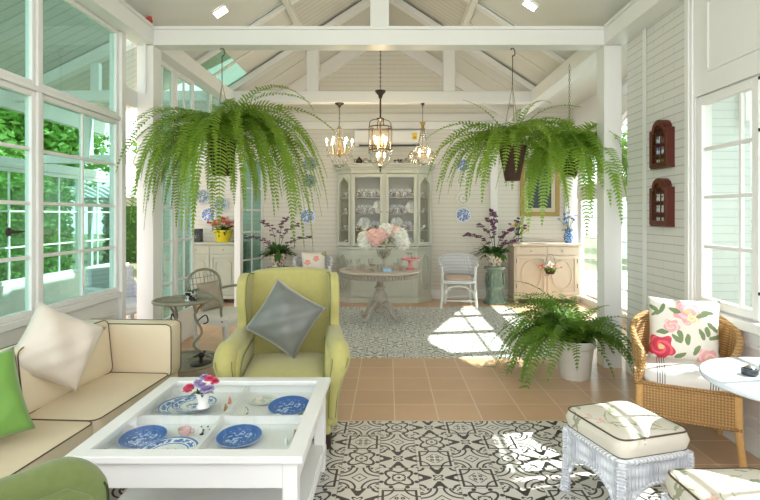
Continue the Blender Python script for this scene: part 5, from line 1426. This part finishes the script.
# vases and small things on the right sideboard
flowerpot((2.17, 8.40, .98), 'small white jug of yellow and lilac flowers on the left end of the pinkish sideboard', 'porcelain', [(0, 0), (.04, 0), (.05, .05), (.04, .11), (.045, .13), (.04, .13), (.035, .11), (0, .1)], 8, ['lilac', 'plum', 'yellow'], 14, .16, .28, name='flower_jug', ll=.1)
flowerpot((3.02, 8.42, .98), 'blue and white vase of blue flowers on the right end of the pinkish sideboard', 'plate_blue', [(0, 0), (.05, 0), (.08, .10), (.05, .2), (.06, .24), (.05, .24), (.045, .2), (0, .19)], 12, [mat('blue_petal', (.14, .30, .62), .6)], 14, .16, .28, name='flower_jar', ll=.1)
# little flower basket hanging from the sideboard door knob
r = flowerpot((2.62, 8.12, .50), 'small flower basket with wire handle hanging on the pinkish sideboard doors', 'wood_dark', [(0, 0), (.06, 0), (.09, .06), (.095, .07), (.088, .07), (0, .05)], 12, ['coral', 'whitepetal'], 34, .17, .10, name='flower_basket', leafm='fern', ll=.10, bs=.03)
MB().tube([(.09*cos(pi*k/14), .05*(k/14)*0, .07+.25*sin(pi*k/14)) for k in range(15)]+[], .003, 6).build('wire_handle', 'bronze', r)
# flowers outside the right gap
flowerpot((3.75, 7.2, .02), 'pot of yellow and purple flowers outside beyond the right post', 'potwhite', [(0, 0), (.14, 0), (.18, .5), (.19, .52), (.17, .52), (.16, .48), (0, .46)], 12, ['yellow', 'lilac', 'hotpink'], 40, .22, .4, name='flower_planter', leafm='fern', ll=.16)

# ================================================================ WHITE WICKER TUB CHAIRS by the cabinet (face -Y)
def tub_chair(loc, rz, label, floral):
    r = empty('wicker_armchair', loc, rz, label, 'armchair', 'white wicker chairs by the china cabinet')
    prof = []; m_ = 32
    for k in range(m_+1):
        t = k/m_; u = abs(2*t-1); a = -.35+(pi+.70)*t; x = .28*cos(a); y = .05+.25*sin(a)
        prof.append((x, y, .80-.12*u**2.2, .44+.0*u))
    vs = [(x*(1+.22*(low+(top-low)*j/5-.42)), y*(1+.22*(low+(top-low)*j/5-.42)), low+(top-low)*j/5) for (x, y, top, low) in prof for j in range(6)]
    fs = [(i*6+j, (i+1)*6+j, (i+1)*6+j+1, i*6+j+1) for i in range(m_) for j in range(5)]
    MB().add(vs, fs).build('woven_back', 'wicker_w', r, solid=.02, smooth=80)
    rim = [Vector(vs[i*6+5]) for i in range(m_+1)]
    e0 = rim[0]+Vector((.03, -.04, -.02)); e1 = rim[-1]+Vector((-.03, -.04, -.02))
    MB().tube(smoothpath([e0]+rim+[e1], 2), .022, 8).build('top_rim', 'wicker_w', r, smooth=180)
    MB().ring([(.26, -.25), (.27, .1), (.18, .25), (-.18, .25), (-.27, .1), (-.26, -.25)], [(.22, -.21), (.22, .1), (.15, .2), (-.15, .2), (-.22, .1), (-.22, -.21)], .385, .435, 'z').build('seat_frame', 'wicker_w', r, bevel=.008)
    MB().box(-.22, .22, -.21, .2, .40, .42).build('seat_deck', 'wicker_w', r)
    for (x, y) in ((-.25, -.23), (.25, -.23), (-.19, .21), (.19, .21)):
        MB().tube([(x, y, .66 if y < 0 else .44), (x, y, .42), (x*1.03, y*1.03, .2), (x*1.10, y*1.06, 0)], .022, 8).build('leg', 'chair_white', r)
    for y in (-.235, .215):
        w_ = .25 if y < 0 else .19
        MB().tube([(-w_*1.06, y, .12), (w_*1.06, y, .12)], .012, 6).build('stretcher', 'chair_white', r)
        MB().tube([(-(w_-.01)*cos(pi*k/10), y, .17+.18*sin(pi*k/10)) for k in range(11)], .012, 6).build('arch_brace', 'chair_white', r)
    c = box_cushion('seat_cushion', .42, .42, .05, M['floral_far'] if floral else mat('peach_seat', (.60, .45, .36), .7), r, (0, -.01, .425), .02, .08)
    return r
tub_chair((1.12, 8.02, 0), radians(-6), 'white wicker tub chair with peach seat pad standing right of the china cabinet', False)
tub_chair((-1.20, 8.05, 0), radians(8), 'white wicker tub chair with floral pillow left of the china cabinet, partly hidden', True)
pillow('cushion', .40, .40, .12, 'floral_far', (-1.20, 8.12, .66), (radians(-12), 0, radians(8)), 'small floral cushion in the wicker chair left of the china cabinet', wr=.05, seed=3)

# ================================================================ ANTIQUE METAL ARMCHAIR and two-tier iron table on the left
r = empty('cane_armchair', (-1.66, 5.14, 0), radians(66), 'antique pale metal armchair with white seat cushion behind the sofa arm', 'armchair')
MB().ring([(-.24, -.23), (.24, -.23), (.22, .22), (-.22, .22)], [(-.20, -.19), (.20, -.19), (.18, .18), (-.18, .18)], .37, .41, 'z').build('seat_frame', 'chair_white', r, bevel=.006)
MB().box(-.21, .21, -.2, .19, .385, .40).build('seat_deck', 'iron', r)
box_cushion('seat_cushion', .46, .44, .06, mat('offwhite_cushion', (.82, .79, .73), .7, bump=.2, bscale=90), r, (0, -.01, .405), .02, .07)
for (x, y) in ((-.22, -.21), (.22, -.21), (-.20, .20), (.20, .20)):
    pth = smoothpath([(x, y, .40), (x*1.03, y*1.03, .30), (x*.97, y*.97, .14), (x*1.10, y*1.10, .0)], 4); MB().tube(pth, lerpl([.024, .020, .014, .016], len(pth)), 8).build('leg', 'chair_white', r, smooth=60)
pth = smoothpath([(-.19, .20, .41), (-.20, .24, .60), (-.22, .29, .78), (-.12, .31, .86), (0, .315, .88), (.12, .31, .86), (.22, .29, .78), (.20, .24, .60), (.19, .20, .41)], 4)
MB().tube(pth, .014, 8).build('back_hoop', 'iron', r, smooth=180)
mb = MB()
for k in range(7):
    x = -.15+.05*k; mb.tube([(x, .215, .43), (x, .26, .62), (x*1.05, .305, .855-.4*x*x)], .004, 5)
for k in range(6): z = .50+.06*k; mb.tube([(-.2, .21+.1*(z-.41)/.4, z), (.2, .21+.1*(z-.41)/.4, z)], .0035, 5)
mb.build('back_lattice', 'iron', r)
for sx in (-1, 1):
    pth = smoothpath([(sx*.21, .26, .66), (sx*.27, .12, .69), (sx*.28, -.06, .67), (sx*.26, -.17, .60), (sx*.22, -.14, .50), (sx*.23, -.17, .41)], 5); MB().tube(pth, .013, 8).build('arm', 'iron', r, smooth=180)
r0 = r
pillow('cushion', .30, .30, .10, mat('taupe_linen', (.42, .36, .29), .8, noise=.2, nscale=8), (-1.66-.18, 5.14+.075, .615), (radians(-16), 0, radians(66)), 'small taupe cushion leaning in the antique metal armchair', wr=.05, seed=6)
r = empty('iron_side_table', (-1.82, 4.46, 0), 0, 'round two-tier wrought iron table beside the sofa arm', 'table')
TT = .69
for z, q, nm in ((TT, .24, 'top_tier'), (.15, .32, 'lower_tier')):
    mb = MB().lathe([(0, z-.008), (q-.02, z-.008), (q-.02, z), (0, z)], 36); mb.tube([(q*cos(2*pi*k/36), q*sin(2*pi*k/36), z+.004) for k in range(36)], .014, 6, closed=True)
    for k in range(18):
        a = k*pi/9; mb.tube([(.05*cos(a), .05*sin(a), z+.002), (q*cos(a), q*sin(a), z+.002)], .004, 4)
    mb.build(nm, 'iron', r, smooth=60)
for k in range(3):
    a = k*2*pi/3+.35; ca, sa = cos(a), sin(a)
    pth = smoothpath([(.20*ca, .20*sa, TT-.01), (.10*ca, .10*sa, .56), (.16*ca, .16*sa, .40), (.09*ca, .09*sa, .28), (.26*ca, .26*sa, .15), (.30*ca, .30*sa, .0)], 5)
    lg = MB().tube(pth, .011, 8).build('leg', 'iron', r, smooth=180)
    sc = smoothpath([(.12*ca, .12*sa, .50), (.19*ca, .19*sa, .55), (.21*ca, .21*sa, .49), (.17*ca, .17*sa, .47)], 4); MB().tube(sc, .006, 6).build('scroll', 'bronze', lg, smooth=180)
flowerpot((-1.74, 4.44, TT+.005), 'black and white spotted bowl of trailing leaves on the iron table', 'dalmatian', [(0, 0), (.05, 0), (.05, .01), (.035, .03), (.06, .08), (.062, .085), (.055, .085), (.03, .04), (0, .04)], 0, [], 12, .1, .1, name='spotted_planter', ll=.09)
r = empty('bird_ornament', (-1.62, 4.36, .160), 0, 'small black metal ornament on the lower tier of the iron table', 'ornament')
MB().lathe([(0, 0), (.085, 0), (.09, .008), (.02, .016), (.012, .05), (.0, .06)], 20).build('base', 'black', r)
mb = MB(); mb.ball((0, 0, .075), .022, 10, 8, (1.5, .8, 1)); mb.ball((.03, 0, .105), .013, 8, 6); mb.tube([(-.02, 0, .075), (-.07, 0, .06)], [.012, .005], 6); mb.build('bird', 'black', r, smooth=60)

# ================================================================ MAHOGANY WALL CABINETS on the right wall (local: front faces -X)
def wall_cab(z, label, seed):
    r = empty('wall_cabinet', (XR-.001, 4.02, z), 0, label, 'wall cabinet', 'small mahogany wall cabinets')
    w, d, h = .128, .052, .30
    def outl(w, h, k): return [(-w, 0+k), (w, 0+k), (w, h)]+[(w*.72*cos(pi*q/12), h+(.075-k*.3)*sin(pi*q/12)) for q in range(0, 13)]+[(-w, h)]
    MB().prism(outl(w, h, 0), -.012, 0, 'x').build('back_board', 'mahog', r)
    for y in (-w, w-.014): MB().box(-d, -.012, y, y+.014, .0, h).build('side', 'mahog', r)
    MB().box(-d-.004, -.0, -w-.006, w+.006, -.012, .004).build('base', 'mahog', r, bevel=.004)
    MB().prism([(p[0]*1.03, p[1]) for p in outl(w, h, 0)][2:], -d, -.012, 'x').build('arched_top', 'mahog', r)
    o2 = outl(w, h, 0); inn = [(p[0]*.70, .035+(p[1])*.80) for p in o2]
    dr_ = MB().ring(o2, inn, -d-.014, -d, 'x').build('door', 'mahog', r, bevel=.003)
    MB().box(-d-.009, -d-.006, -w*.72, w*.72, .03, h*.98).build('pane', 'glass', dr_, smooth=0)
    mb = MB(); 
    for y in (-.035, .035): mb.box(-d-.012, -d-.004, y-.003, y+.003, .035, h*.93)
    mb.build('glazing_bar', 'mahog', dr_)
    for zz in (.10, .19): MB().box(-d+.01, -.012, -w+.014, w-.014, zz-.006, zz).build('shelf', 'mahog', r)
    rn = random.Random(seed)
    for zz, nm in ((.004, 'bottom'), (.10, 'middle'), (.19, 'upper')):
        for y, wh in ((-.066, 'nearest'), (-.022, 'second nearest'), (.022, 'third nearest'), (.066, 'farthest')):
            o = MB().lathe([(0, 0), (.010, 0), (.014, .02), (.009, .04), (.012, .055), (0, .06)], 10).build('trinket', rn.choice(['porcelain', 'crystal', 'porcelain', 'plate_willow', 'fern_d' if nm == 'bottom' else 'china']), smooth=60)
            o.location = (XR-.034, 4.02+y, z+zz+.0005); tag(o, 'tiny ornament, %s on the %s shelf inside the %s mahogany wall cabinet' % (wh, nm, 'upper' if z > 1.7 else 'lower'), 'ornament', 'ornaments in the %s wall cabinet, %s shelf' % ('upper' if z > 1.7 else 'lower', nm))
    return r
wall_cab(1.835, 'arched red mahogany wall cabinet, the upper of two on the right wall', 1)
wall_cab(1.37, 'arched red mahogany wall cabinet, the lower of two on the right wall', 2)
# white armchair outside the left gap
r = empty('garden_chair', (-3.15, 6.0, 0), radians(60), 'pale blue-white garden armchair outside beyond the left post', 'armchair')
MB().box(-.27, .27, -.27, .27, .30, .42).build('seat', 'wicker_w', r, bevel=.03)
MB().box(-.29, .29, .22, .32, .30, .82).build('backrest', 'wicker_w', r, bevel=.04)
for sx in (-1, 1): MB().box(sx*.30-.035, sx*.30+.035, -.27, .3, .30, .62).build('arm', 'wicker_w', r, bevel=.03)
for (x, y) in ((-.27, -.24), (.27, -.24), (-.27, .27), (.27, .27)): MB().box(x-.025, x+.025, y-.025, y+.025, 0, .32).build('leg', 'wicker_w', r)
